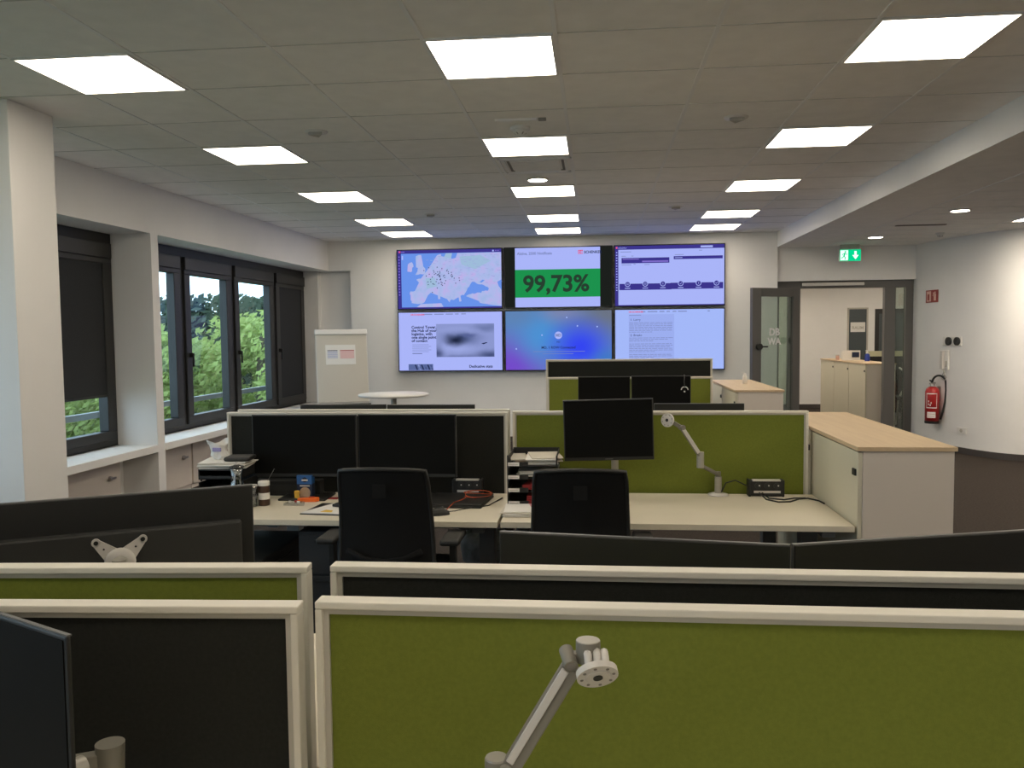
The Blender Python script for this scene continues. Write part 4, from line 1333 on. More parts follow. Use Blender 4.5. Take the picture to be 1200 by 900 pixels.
# the arm in the lower left corner
o = thing('monitor_mount', 'dull silver arm joint behind the lower left corner monitor', 'monitor mount', (-0.713, 1.13, 0.74))
q = MB(); q.lathe([(0.0001, 0), (0.05, 0), (0.05, 0.006), (0.03, 0.014), (0.0001, 0.014)], ALU_L, 28); q.build('foot', o)
q = MB(); q.cyl((0, 0, 0.012), (0, 0, 0.24), 0.019, 0.019, SILVER_D, 28); q.build('post', o)
q = MB(); q.cyl((0.0, 0, 0.235), (0.0, 0, 0.286), 0.0185, 0.0205, SILVER_D, 28); q.build('swivel_head', o, bevel=0.002)
q = MB(); q.bar((0, 0, 0.262), (-0.09, -0.05, 0.262), 0.02, 0.026, SILVER_D); q.cyl((-0.02, -0.034, 0.268), (-0.028, -0.05, 0.268), 0.016, 0.016, SILVER, 18)
q.bar((-0.09, -0.05, 0.262), (-0.12, 0.0, 0.33), 0.02, 0.02, SILVER_D); q.build('tilt_hinge', o, bevel=0.002)
q = MB(); q.add([(-0.038, -0.05, 0.30), (-0.020, -0.052, 0.284), (-0.036, -0.050, 0.262), (-0.038, -0.046, 0.30), (-0.020, -0.048, 0.284), (-0.036, -0.046, 0.262)],
      [(0, 2, 1), (3, 4, 5), (0, 1, 4, 3), (1, 2, 5, 4), (2, 0, 3, 5)], ALU_L); q.build('mounting_plate', o)

# ---------------------------------------------------------------- office chairs
def make_chair(loc, rz, label):
    o = thing('office_chair', label, 'chair', loc, rz, 'black office chairs')
    # seat towards local +y
    q = MB(); q.box(-0.245, 0.245, 0.03, 0.50, 0.45, 0.52, MESHB); q.build('seat', o, bevel=0.035, seg=4)
    W_, Z0_, Z1_ = 0.205, 0.56, 1.02
    nx, nz = 14, 12
    q = MB()
    def bp(i, j):
        u = -1+2*i/nx
        t = j/nz
        ww = W_*(1.06-0.10*t) if t < 0.9 else W_*(0.97-0.35*(t-0.9))
        x = u*ww
        z = Z0_+(Z1_-Z0_)*t + 0.012*(1-u*u)*(1 if t > 0.95 else t)
        y = -0.045*(1-u*u)*0.8 - 0.03*math.sin(PI*t)*-1 + 0.03
        return x, y - 0.05*t, z
    vs = [bp(i, j) for j in range(nz+1) for i in range(nx+1)]
    n1 = len(vs)
    vs2 = [(x, y-0.014, z) for x, y, z in vs]
    fs = []
    def id_(i, j):
        return j*(nx+1)+i
    for j in range(nz):
        for i in range(nx):
            fs.append((id_(i, j), id_(i+1, j), id_(i+1, j+1), id_(i, j+1)))
            fs.append((n1+id_(i, j), n1+id_(i, j+1), n1+id_(i+1, j+1), n1+id_(i+1, j)))
    q.add(vs+vs2, fs, MESHB, None, True)
    q.build('backrest', o)
    q = MB()
    loop = [bp(i, 0) for i in range(nx+1)] + [bp(nx, j) for j in range(1, nz+1)] + [bp(i, nz) for i in range(nx-1, -1, -1)] + [bp(0, j) for j in range(nz-1, 0, -1)]
    q.tube([(x, y-0.008, z) for x, y, z in loop], 0.011, BLACK, 8, closed=True)
    q.build('back_frame', o)
    q = MB()
    q.tube([(-0.17, -0.02, 0.66), (-0.09, -0.035, 0.625), (0, -0.045, 0.615), (0.09, -0.035, 0.625), (0.17, -0.02, 0.66)], 0.014, MESHB, 8)
    q.tube([(0, -0.045, 0.62), (0, -0.06, 0.56), (0, 0.06, 0.45), (0, 0.22, 0.43)], 0.018, MESHB, 8)
    q.build('back_support', o)
    q = MB(); q.box(-0.03, 0.03, -0.092, -0.088, 0.91, 0.97, MESHB)
    q.build('back_label', o)
    for s in (-1, 1):
        q = MB(); q.box(s*0.285-0.045, s*0.285+0.045, 0.02, 0.25, 0.672, 0.70, BLACK)
        r = q.build('armrest', o, bevel=0.012, seg=3)
        q = MB(); q.bar((s*0.285, 0.13, 0.68), (s*0.285, 0.14, 0.44), 0.028, 0.05, BLACK, up=(0, 1, 0)); q.bar((s*0.285, 0.14, 0.44), (s*0.12, 0.2, 0.43), 0.05, 0.025, BLACK); q.build('arm_post', r, bevel=0.004)
    q = MB(); q.cyl((0, 0.25, 0.12), (0, 0.25, 0.45), 0.028, 0.025, BLACK, 16); q.box(-0.09, 0.09, 0.15, 0.35, 0.41, 0.45, BLACK); q.build('gas_column', o)
    q = MB()
    for k in range(5):
        a = 2*PI*k/5+0.3
        q.bar((0, 0.25, 0.11), (0.30*math.cos(a), 0.25+0.30*math.sin(a), 0.075), 0.045, 0.03, CHROME)
    q.cyl((0, 0.25, 0.08), (0, 0.25, 0.14), 0.045, 0.04, CHROME, 16)
    bs = q.build('star_base', o, bevel=0.004)
    for k in range(5):
        a = 2*PI*k/5+0.3
        cx, cy = 0.30*math.cos(a), 0.25+0.30*math.sin(a)
        q = MB()
        for s in (-1, 1):
            q.cyl((cx+s*0.008*math.sin(a), cy-s*0.008*math.cos(a), 0.028), (cx+s*0.024*math.sin(a), cy-s*0.024*math.cos(a), 0.028), 0.028, 0.028, BLACK, 14)
        q.cyl((cx, cy, 0.03), (cx, cy, 0.07), 0.008, 0.008, BLACK, 8)
        q.build('caster', bs)
    return o
ch = make_chair((-0.942, 3.62, 0), 0.0, 'black mesh office chair at the middle left desk')
dup(ch, (-0.070, 3.62, 0.0), 0.03, label='black mesh office chair at the middle right desk')

# ---------------------------------------------------------------- pedestal, bin
o = thing('rolling_pedestal', 'dark low pedestal with black cushion under left desk', 'pedestal', (-1.83, 4.08, 0))
q = MB(); q.box(-0.235, 0.235, -0.33, 0.33, 0.05, 0.49, mat('dark_grey_steel', (0.045, 0.044, 0.042), 0.6)); q.build('body', o, bevel=0.004)
q = MB(); q.box(-0.24, 0.24, -0.335, 0.335, 0.491, 0.55, BLACK); q.build('cushion', o, bevel=0.012, seg=3)
for k in range(3):
    q = MB(); q.box(-0.225, 0.225, -0.345, -0.331, 0.07+k*0.14, 0.20+k*0.14, DESKLEG); q.build('drawer', o, bevel=0.003)
for sx in (-1, 1):
    for sy in (-1, 1):
        q = MB(); q.cyl((sx*0.18-0.015, sy*0.26, 0.025), (sx*0.18+0.015, sy*0.26, 0.025), 0.025, 0.025, BLACK, 12); q.build('caster', o)
o = thing('drawer_unit', 'dark grey slim drawer unit under desk left of chair', 'drawer unit', (-1.335, 4.14, 0))
q = MB(); q.box(-0.125, 0.125, -0.20, 0.26, 0.02, 0.66, mat('slate_steel', (0.024, 0.026, 0.029), 0.6)); q.build('body', o, bevel=0.003)
for k in range(3):
    q = MB(); q.box(-0.12, 0.12, -0.212, -0.201, 0.04+k*0.205, 0.235+k*0.205, mat('slate_steel', (0.024, 0.026, 0.029), 0.6)); d = q.build('drawer', o, bevel=0.002)
    q = MB(); q.box(-0.04, 0.04, -0.220, -0.212, 0.20+k*0.205, 0.212+k*0.205, BLACK); q.build('handle', d)
o = thing('waste_bin', 'small dark waste bin with crumpled grey liner under the desk', 'bin', (-0.665, 4.98, 0))
q = MB(); q.lathe([(0.0001, 0.0), (0.10, 0.0), (0.105, 0.01), (0.14, 0.33), (0.145, 0.335), (0.135, 0.335), (0.10, 0.02)], BINM, 28); q.build('bucket', o)
q = MB()
rnd = random.Random(2)
seg = 28
vs = []
for j, (r, z) in enumerate(((0.146, 0.25), (0.150, 0.335), (0.150, 0.40), (0.10, 0.43), (0.06, 0.40), (0.0, 0.38))):
    for k in range(seg):
        a = 2*PI*k/seg
        rr = r*(1+rnd.uniform(-0.08, 0.10)*(j > 0))
        vs.append((rr*math.cos(a), rr*math.sin(a), z+rnd.uniform(-0.02, 0.03)*(j > 0)))
fs = [(j*seg+k, j*seg+(k+1) % seg, (j+1)*seg+(k+1) % seg, (j+1)*seg+k) for j in range(5) for k in range(seg)]
q.add(vs, fs, BINBAG, None, True); q.build('liner', o)

# ---------------------------------------------------------------- cabinets by the aisle
tall_cabinet(1.165, 1.575, 3.84, 4.655, 'greige filing cabinet nearest the viewer, right of the middle desk', group='aisle cabinets')
tall_cabinet(1.165, 1.575, 4.665, 5.48, 'greige filing cabinet behind the nearest one, beside green divider end', group='aisle cabinets')
b = MB(); b.box(1.158, 1.585, 3.832, 5.49, 1.081, 1.10, MAPLE)
tag(b.build('cabinet_top', bevel=0.0015), 'large light maple top board on the nearer aisle cabinets', 'worktop')
tall_cabinet(1.235, 1.645, 7.56, 8.37, 'greige filing cabinet at front of the farther pair near door', group='far aisle cabinets')
tall_cabinet(1.235, 1.645, 8.38, 9.19, 'greige filing cabinet at back of the farther pair near door', group='far aisle cabinets')
b = MB(); b.box(1.228, 1.655, 7.552, 9.2, 1.081, 1.10, MAPLE)
tag(b.build('cabinet_top', bevel=0.0015), 'smaller light maple top board on the farther aisle cabinets', 'worktop')
o = thing('spray_bottle', 'small white bottle on the farther maple cabinet top', 'bottle', (1.475, 8.5, 1.10))
q = MB(); q.lathe([(0.0001, 0), (0.022, 0), (0.022, 0.07), (0.012, 0.085)], LIGHTW, 16); q.build('bottle', o)
q = MB(); q.lathe([(0.014, 0.08), (0.014, 0.10), (0.0001, 0.102)], LIGHTW, 12); q.bar((0, 0, 0.105), (-0.03, 0, 0.105), 0.012, 0.016, LIGHTW); q.build('spray_cap', o)

# ---------------------------------------------------------------- high table and flip chart
o = thing('standing_table', 'round white standing table in front of the flip chart', 'table', (-2.125, 8.64, 0))
q = MB(); q.lathe([(0.0001, 0.975), (0.355, 0.975), (0.367, 0.98), (0.37, 0.99), (0.367, 1.0), (0.0001, 1.0)], LIGHTW, 64); q.build('tabletop', o)
q = MB(); q.cyl((0, 0, 0.02), (0, 0, 0.975), 0.03, 0.03, SILVER, 24); q.build('column', o)
q = MB(); q.lathe([(0.0001, 0.0), (0.24, 0.0), (0.245, 0.008), (0.05, 0.025), (0.03, 0.03)], SILVER, 48); q.build('base', o)

o = thing('flip_chart', 'white flip chart easel standing by the back wall', 'flip chart', (-3.50, 11.35, 0), 0.42)
RT = Matrix.Translation((0, 0, 0.66)) @ Matrix.Rotation(-0.17, 4, 'X')
FLIP = mat('flip_paper', (0.60, 0.555, 0.475), 0.8)
q = MB(); q.box(-0.36, 0.36, 0.01, 0.03, 0.0, 1.02, ALU_L, RT); q.build('board', o, bevel=0.003)
q = MB(); q.box(-0.345, 0.345, -0.002, 0.009, 0.03, 0.99, FLIP, RT); q.build('paper_pad', o)
q = MB(); q.box(-0.365, 0.365, -0.02, 0.03, 0.985, 1.06, LIGHTW, RT); q.build('clamp_bar', o, bevel=0.01)
q = MB(); q.box(-0.365, 0.365, -0.08, 0.01, -0.03, 0.0, BACKP, RT); q.build('pen_tray', o, bevel=0.004)
q = MB(); q.box(-0.225, 0.19, -0.006, -0.003, 0.56, 0.84, PAPER, RT)
PT = mat('printed_grey_table', (0.52, 0.54, 0.66), 0.8); PR = mat('printed_pink_table', (0.74, 0.50, 0.50), 0.8)
q.box(-0.20, -0.06, -0.008, -0.006, 0.65, 0.76, PT, RT); q.box(-0.025, 0.17, -0.008, -0.006, 0.645, 0.76, PR, RT)
for k in range(4):
    q.box(-0.20, -0.06, -0.009, -0.008, 0.66+k*0.028, 0.664+k*0.028, PAPER, RT)
q.box(-0.20, -0.06, -0.009, -0.008, 0.755, 0.765, NAVY, RT); q.box(-0.025, 0.17, -0.009, -0.008, 0.755, 0.765, REDPAP, RT)
q.build('printed_sheet', o)
for a, c in (((-0.30, 0.02, 0.66), (-0.36, -0.25, 0)), ((0.30, 0.02, 0.66), (0.36, -0.25, 0)), ((0, 0.20, 1.42), (0, 0.66, 0))):
    q = MB(); q.cyl(a, c, 0.014, 0.014, CHROME, 12); q.build('leg', o)

# ---------------------------------------------------------------- power boxes
def power_box(x, y, rz, label, w=0.175):
    o = thing('socket_box', label, 'socket box', (x, y, 0.74), rz, 'desk socket boxes')
    q = MB(); q.box(-w/2, w/2, -0.03, 0.03, 0.004, 0.085, BLACK); q.build('housing', o, bevel=0.006)
    q = MB(); q.box(-w/2+0.015, w/2-0.015, -0.033, 0.0, 0.083, 0.090, ALU_L); q.build('top_strip', o)
    q = MB(); q.box(-w/2+0.022, w/2-0.015, -0.034, -0.029, 0.020, 0.032, ALU_L); q.build('lower_strip', o)
    q = MB()
    for k in range(3):
        q.cyl((-w*0.25+k*w*0.28, -0.030, 0.058), (-w*0.25+k*w*0.28, -0.034, 0.058), 0.018, 0.018, BACKP, 18)
        q.cyl((-w*0.25+k*w*0.28+0.006, -0.034, 0.060), (-w*0.25+k*w*0.28+0.006, -0.036, 0.060), 0.004, 0.004, ALU_L, 8)
    q.build('outlets', o)
    q = MB()
    for sx in (-1, 1):
        q.box(sx*w/2-0.006, sx*w/2+0.006, -0.032, 0.032, 0.0, 0.088, BLACK)
    q.build('end_caps', o, bevel=0.003)
power_box(0.90, 4.545, 0.0, 'black socket box right of the empty arm on the desk')
power_box(-0.70, 4.50, 0.0, 'black socket box at right end of the middle left desk', 0.155)
q = MB()
q.tube([(0.67, 4.54, 0.76), (0.69, 4.53, 0.81), (0.74, 4.53, 0.825), (0.79, 4.54, 0.80), (0.812, 4.545, 0.79)], 0.0035, BLACK, 6)
tag(q.build('short_cable'), 'short black cable arching from arm foot to socket box', 'cable')
q = MB()
q.tube([(0.86, 4.50, 0.765), (0.88, 4.42, 0.745), (0.93, 4.36, 0.744), (0.99, 4.37, 0.744), (1.05, 4.44, 0.745), (1.10, 4.46, 0.745), (1.14, 4.40, 0.745), (1.15, 4.33, 0.744)], 0.004, BLACK, 6)
q.tube([(0.875, 4.50, 0.765), (0.90, 4.45, 0.745), (0.97, 4.42, 0.744), (1.03, 4.46, 0.745), (1.09, 4.47, 0.745)], 0.004, BLACK, 6)
tag(q.build('power_cable'), 'loose black power cables lying beside the desk socket box', 'cable')

# ---------------------------------------------------------------- letter trays on the right desk
o = thing('letter_tray_stack', 'black four-tier letter tray stack with labels, right desk', 'letter tray', (-0.322, 4.33, 0.74))
for k in range(4):
    z = 0.012+k*0.066
    q = MB()
    q.box(-0.125, 0.125, -0.15, 0.16, z, z+0.004, BLACK)
    q.box(-0.125, -0.120, -0.15, 0.16, z, z+0.05, BLACK); q.box(0.120, 0.125, -0.15, 0.16, z, z+0.05, BLACK)
    q.box(-0.125, 0.125, 0.155, 0.16, z, z+0.055, BLACK)
    q.box(-0.125, -0.02, -0.154, -0.15, z, z+0.022, BLACK)
    t = q.build('tray', o)
    q = MB(); q.box(-0.122, -0.065, -0.157, -0.154, z+0.002, z+0.020, PAPER)
    q.box(-0.116, -0.072, -0.158, -0.157, z+0.009, z+0.012, BEAD)
    q.build('label_card', t)
    q = MB(); q.box(-0.127, -0.121, -0.152, -0.14, z-0.012, z+0.055, BLACK); q.box(0.121, 0.127, -0.152, -0.14, z-0.012, z+0.055, BLACK); q.build('corner_post', t)
def sheets(name, label, cat, cx, cy, z, w, l, n, th=0.0015, mats_=(PAPER,), rz=0.0, seed=1):
    o = thing(name, label, cat, (cx, cy, z), rz)
    rn = random.Random(seed)
    for k in range(n):
        q = MB()
        M = Matrix.Translation((rn.uniform(-0.012, 0.012), rn.uniform(-0.012, 0.012), 0)) @ Matrix.Rotation(rn.uniform(-0.12, 0.12), 4, 'Z')
        q.box(-w/2, w/2, -l/2, l/2, k*th*1.3, k*th*1.3+th, mats_[k % len(mats_)], M)
        q.build('sheet', o)
    return o
sheets('paper_stack', 'pale papers in the top tier of the letter tray', 'papers', -0.275, 4.33, 0.9565, 0.16, 0.24, 6, 0.004, (PAPER, PAPER, FLIP), 0.1, 4)
sheets('magazine', 'small brown print on the left side of the top letter tray', 'magazine', -0.395, 4.34, 0.9565, 0.08, 0.22, 3, 0.006, (BEAD, BEIGE), 0.0, 5)
sheets('grey_papers', 'grey papers in the second tier of the letter tray', 'papers', -0.30, 4.32, 0.8905, 0.20, 0.24, 5, 0.005, (BEAD, PAPER), 0.0, 6)
o = thing('red_folders', 'crumpled red folders in the lower tiers of letter tray', 'folder', (-0.285, 4.315, 0.8245))
rn = random.Random(8)
for k in range(4):
    q = MB(); M = Matrix.Rotation(rn.uniform(-0.2, 0.2), 4, 'Z') @ Matrix.Rotation(rn.uniform(-0.05, 0.05), 4, 'Y')
    q.box(-0.07, 0.085, -0.13, 0.12, 0.003+k*0.010, 0.008+k*0.010, REDPAP, M); q.build('folder', o)
o = thing('red_folder', 'red folder pile in the bottom tier of letter tray', 'folder', (-0.27, 4.315, 0.7585))
for k in range(4):
    q = MB(); M = Matrix.Rotation(rn.uniform(-0.2, 0.2), 4, 'Z')
    q.box(-0.08, 0.085, -0.13, 0.12, 0.002+k*0.010, 0.009+k*0.010, REDPAP, M); q.build('folder', o)
sheets('loose_papers', 'spread white papers in front of the letter tray', 'papers', -0.355, 4.055, 0.7405, 0.19, 0.20, 7, 0.0025, (PAPER, PAPER, FLIP), 0.03, 9)
q = MB(); q.box(-0.04, 0.05, -0.03, 0.05, 0, 0.003, PINK, Matrix.Translation((-0.285, 4.10, 0.7645)) @ Matrix.Rotation(0.2, 4, 'Z'))
tag(q.build('pink_note'), 'pink note on the papers before the letter tray', 'note')
q = MB(); q.box(-0.0015, 0.0015, -0.10, 0.10, 0, 0.13, PAPER, Matrix.Translation((-0.188, 4.22, 0.74)))
tag(q.build('upright_card'), 'upright white card at the right side of letter trays', 'card')

# ---------------------------------------------------------------- items on the left desk
o = thing('snack_carton', 'blue and black snack carton on the middle left desk', 'carton', (-1.566, 4.355, 0.74))
q = MB(); q.box(-0.041, 0.041, -0.022, 0.022, 0, 0.128, NAVY); q.box(-0.0415, 0.0415, -0.0225, 0.0225, 0.082, 0.1285, BLUE); q.build('carton', o)
q = MB(); q.cyl((0.003, -0.0226, 0.036), (0.003, -0.0235, 0.036), 0.030, 0.030, BEIGE, 24); q.box(-0.03, 0.03, -0.0238, -0.0226, 0.005, 0.02, BEIGE)
q.cyl((0.003, -0.0236, 0.106), (0.003, -0.024, 0.106), 0.014, 0.014, NAVY, 16); q.box(-0.014, 0.020, -0.0245, -0.0235, 0.10, 0.108, LIGHTW)
q.box(-0.025, 0.03, -0.0238, -0.0226, 0.070, 0.076, LIGHTW); q.build('printed_front', o)
o = thing('glue_stick', 'short yellow stick standing left of the snack carton', 'glue stick', (-1.60, 4.31, 0.74))
q = MB(); q.lathe([(0.0001, 0), (0.013, 0), (0.013, 0.038), (0.0001, 0.038)], YELLOW, 14); q.build('body', o)
q = MB(); q.lathe([(0.0135, 0.036), (0.0135, 0.05), (0.0001, 0.051)], YELLOW, 14); q.build('cap', o)
o = thing('box_cutter', 'bright orange cutter lying before the snack carton', 'cutter', (-1.52, 4.27, 0.74), 0.25)
q = MB(); q.prism([(-0.06, -0.012), (0.04, -0.016), (0.055, 0.0), (0.05, 0.014), (-0.055, 0.012)], 0, 0.022, ORANGE); q.build('handle', o, bevel=0.004)
q = MB(); q.box(0.0, 0.03, -0.006, 0.006, 0.022, 0.027, mat('dark_orange', (0.5, 0.06, 0.02), 0.4)); q.build('slider', o)
q = MB(); q.prism([(-0.03, -0.02), (0.05, -0.025), (0.06, 0.02), (-0.02, 0.025)], 0, 0.004, REDPAP, Matrix.Translation((-1.44, 4.36, 0.74)))
tag(q.build('red_slip'), 'dark red slip lying right of the snack carton', 'paper')
o = thing('small_dish', 'small clear dish with red and green bits before the yellow stick', 'dish', (-1.565, 4.19, 0.74))
q = MB(); q.prism([(-0.055, -0.025), (0.055, -0.025), (0.04, 0.03), (-0.04, 0.03)], 0, 0.012, CLEAR); q.build('dish', o)
q = MB()
for x, y, m in ((-0.03, 0, ALU_L), (0.0, 0.01, REDPAP), (0.02, -0.01, LIGHTW), (-0.01, -0.01, BEAD)):
    q.cyl((x, y, 0.012), (x, y, 0.02), 0.008, 0.008, m, 10)
q.build('contents', o)
o = thing('notebook', 'white papers with yellow marks beside the left chair back', 'notebook', (-1.30, 4.07, 0.74), -0.10)
q = MB(); q.prism([(-0.14, -0.12), (0.16, -0.12), (0.16, 0.14), (-0.06, 0.14)], 0.004, 0.010, PAPER); q.build('sheets', o)
q = MB(); q.box(-0.145, 0.165, -0.128, -0.118, 0, 0.005, BLACK); q.box(-0.145, 0.165, -0.118, 0.14, 0.0, 0.0035, BLACK); q.build('cover', o)
q = MB(); q.prism([(-0.05, -0.10), (0.01, -0.10), (0.0, -0.06), (-0.04, -0.05)], 0.0102, 0.0112, YELLOW); q.build('yellow_note', o)
o = thing('desk_calculator', 'black calculator lying on papers beside the left chair', 'calculator', (-1.255, 4.15, 0.752), -0.3)
q = MB(); q.box(-0.06, 0.06, -0.08, 0.08, 0, 0.014, BLACK); q.build('casing', o, bevel=0.003)
q = MB()
for i in range(4):
    for j in range(4):
        q.box(-0.05+i*0.027, -0.03+i*0.027, -0.07+j*0.025, -0.052+j*0.025, 0.014, 0.017, BACKP)
q.build('keys', o)
q = MB(); q.box(-0.05, 0.05, 0.045, 0.068, 0.014, 0.0155, DESKLEG); q.build('display', o)
o = thing('white_mug', 'white cup partly behind the left chair back', 'cup', (-1.345, 4.36, 0.74))
q = MB(); q.lathe([(0.0001, 0.002), (0.026, 0.002), (0.033, 0.02), (0.036, 0.07), (0.033, 0.07), (0.028, 0.01), (0.0001, 0.008)], LIGHTW, 24); q.build('cup', o)
q = MB(); q.tube([(0.033, 0, 0.055), (0.055, 0, 0.05), (0.055, 0, 0.025), (0.032, 0, 0.018)], 0.004, LIGHTW, 8); q.build('handle', o)
# jar with spoon
o = thing('spread_jar', 'brown hazelnut spread jar with cream label and spoon handle', 'jar', (-1.725, 4.17, 0.74))
q = MB(); q.lathe([(0.0001, 0), (0.027, 0), (0.029, 0.006), (0.029, 0.105), (0.025, 0.112)], BROWN, 24); q.build('jar', o)
q = MB(); q.lathe([(0.0296, 0.034), (0.0296, 0.068)], PAPER, 24); q.build('paper_label', o)
q = MB(); q.lathe([(0.0305, 0.105), (0.0305, 0.125), (0.028, 0.127), (0.0001, 0.127)], LIGHTW, 24); q.build('lid', o)
q = MB(); q.bar((0.02, 0, 0.125), (0.055, 0.01, 0.19), 0.006, 0.002, CHROME); q.build('spoon', o)
o = thing('water_glass', 'clear drinking glass left of the brown spread jar', 'glass', (-1.775, 4.13, 0.74))
q = MB(); q.lathe([(0.0001, 0.002), (0.026, 0.002), (0.030, 0.11), (0.028, 0.11), (0.024, 0.008), (0.0001, 0.008)], CLEAR, 24); q.build('tumbler', o)
q = MB(); q.lathe([(0.0295, 0.106), (0.031, 0.11), (0.0285, 0.113), (0.0275, 0.108)], ALU_L, 24); q.build('rim', o)
# carafe
o = thing('water_carafe', 'tall clear carafe with white straw before the left divider', 'carafe', (-1.815, 4.05, 0.74))
q = MB(); q.lathe([(0.0001, 0.002), (0.045, 0.002), (0.048, 0.05), (0.036, 0.12), (0.026, 0.17), (0.034, 0.225), (0.032, 0.225), (0.024, 0.17), (0.033, 0.12), (0.045, 0.05), (0.0001, 0.006)], CLEAR, 28); q.build('vessel', o)
q = MB(); q.bar((-0.035, -0.03, 0.05), (0.0, -0.01, 0.20), 0.009, 0.004, PAPER); q.build('straw', o)
q = MB(); q.lathe([(0.034, 0.215), (0.037, 0.222), (0.0001, 0.235)], BACKP, 24); q.cyl((0, 0, 0.232), (0, 0, 0.246), 0.007, 0.007, ALU_L, 10); q.build('stopper', o)
# trays at the left end
o = thing('paper_tray', 'black paper tray tower at the left desk end', 'letter tray', (-1.95, 4.25, 0.74))
for k in range(3):
    z = 0.01+k*0.065
    q = MB(); q.box(-0.105, 0.105, -0.13, 0.13, z, z+0.005, BLACK); q.box(-0.105, -0.1, -0.13, 0.13, z, z+0.05, BLACK); q.box(0.1, 0.105, -0.13, 0.13, z, z+0.05, BLACK); q.box(-0.105, 0.105, 0.125, 0.13, z, z+0.05, BLACK); q.box(-0.105, 0.105, -0.13, -0.125, z, z+0.02, BLACK)
    for sx in (-0.1, 0.094):
        q.box(sx, sx+0.006, -0.12, -0.11, z-0.01, z, BLACK)
    q.build('tray', o)
q = MB(); q.box(-0.105, 0.105, -0.13, 0.13, 0.188, 0.194, BLACK); q.build('lid_plate', o)
sheets('document_pile', 'uneven grey document pile on top of the left tray tower', 'papers', -1.95, 4.25, 0.934, 0.24, 0.22, 6, 0.004, (PAPER, BEAD, PAPER), 0.05, 11)
o = thing('crumpled_bag', 'crumpled white paper bag on the left document pile', 'bag', (-2.0, 4.27, 0.967))
q = MB()
rn = random.Random(12)
vs = []
for j, (r, z) in enumerate(((0.035, 0.0), (0.05, 0.02), (0.045, 0.045), (0.05, 0.07), (0.06, 0.09))):
    for k in range(12):
        a = 2*PI*k/12
        vs.append(((r+rn.uniform(-0.012, 0.012))*math.cos(a)+0.01*j*-0.6, (r*0.6+rn.uniform(-0.01, 0.01))*math.sin(a), z+rn.uniform(-0.006, 0.006)*(j > 0)+(0.02*math.sin(a*2) if j == 4 else 0)))
q.add(vs, [(j*12+k, j*12+(k+1) % 12, (j+1)*12+(k+1) % 12, (j+1)*12+k) for j in range(4) for k in range(12)], PAPER); q.build('bag', o)
q = MB(); q.box(-0.025, 0.02, -0.045, -0.036, 0.045, 0.065, mat('lilac_print', (0.35, 0.32, 0.6), 0.7)); q.build('print', o)
o = thing('headset_case', 'flat black case lying on the left document pile', 'case', (-1.895, 4.24, 0.967), 0.1)
q = MB(); q.box(-0.055, 0.085, -0.06, 0.06, 0, 0.022, BLACK); q.build('case', o, bevel=0.01, seg=3)
q = MB(); q.box(-0.05, 0.08, -0.0615, -0.059, 0.010, 0.013, BACKP); q.build('zip', o)
# docking station
o = thing('docking_station', 'low black docking box below the left black monitor', 'dock', (-1.70, 4.46, 0.74))
q = MB(); q.box(-0.19, 0.19, -0.04, 0.04, 0, 0.085, BLACK); q.build('housing', o, bevel=0.006)
q = MB(); q.box(-0.17, 0.17, -0.0415, -0.039, 0.03, 0.06, BACKP); q.build('front_ports', o)
# black mat / laptop at right end
o = thing('laptop', 'closed black laptop below the right black monitor', 'laptop', (-0.715, 4.30, 0.74))
q = MB(); q.prism([(-0.165, -0.16), (0.135, -0.165), (0.165, 0.13), (-0.15, 0.14)], 0.0, 0.012, BLACK); q.build('base', o, bevel=0.003)
q = MB(); q.prism([(-0.165, -0.16), (0.135, -0.165), (0.165, 0.13), (-0.15, 0.14)], 0.013, 0.022, BLACK); q.build('lid', o, bevel=0.003)
q = MB()
pts = []
for k in range(30):
    a = 2*PI*k/30*1.0 + 3.6
    pts.append((-0.625+0.075*math.cos(a), 4.36+0.075*math.sin(a), 0.766+0.0005*k))
pts2 = [(-0.625+0.068*math.cos(2*PI*k/20), 4.36+0.062*math.sin(2*PI*k/20), 0.772+0.008*math.sin(2*PI*k/20)) for k in range(16)]
q.tube([(-0.745, 4.09, 0.745), (-0.72, 4.15, 0.768), (-0.69, 4.22, 0.768), (-0.68, 4.28, 0.768)] + pts + pts2, 0.0024, mat('orange_cable_sheath', (0.55, 0.09, 0.025), 0.5), 6)
tag(q.build('orange_cable'), 'looped orange cable lying on the closed black laptop', 'cable')
o = thing('computer_mouse', 'black computer mouse at the right of left chair back', 'mouse', (-0.768, 3.985, 0.74), -1.2)
q = MB()
vs, fs = [], []
for j in range(9):
    t = j/8
    for k in range(13):
        a = PI*k/12
        w = 0.030*math.sin(PI*(0.12+0.76*t))**0.5
        h = 0.036*math.sin(PI*(0.10+0.80*t))**0.7
        vs.append((w*math.cos(a), -0.052+0.104*t, h*math.sin(a)))
for j in range(8):
    for k in range(12):
        fs.append((j*13+k, j*13+k+1, (j+1)*13+k+1, (j+1)*13+k))
fs.append(tuple(range(13))); fs.append(tuple(8*13+k for k in range(12, -1, -1)))
q.add(vs, fs, BLACK, None, True); q.build('shell', o)
q = MB(); q.cyl((-0.004, 0.02, 0.034), (0.004, 0.02, 0.034), 0.007, 0.007, EDGE, 12); q.build('wheel', o)
q = MB(); q.tube([(-0.735, 4.03, 0.745), (-0.72, 4.05, 0.744), (-0.70, 4.06, 0.744), (-0.67, 4.10, 0.744), (-0.55, 4.20, 0.744), (-0.50, 4.40, 0.744)], 0.0025, BLACK, 6)
tag(q.build('mouse_cable'), 'thin black cable running from mouse to desk edge', 'cable')
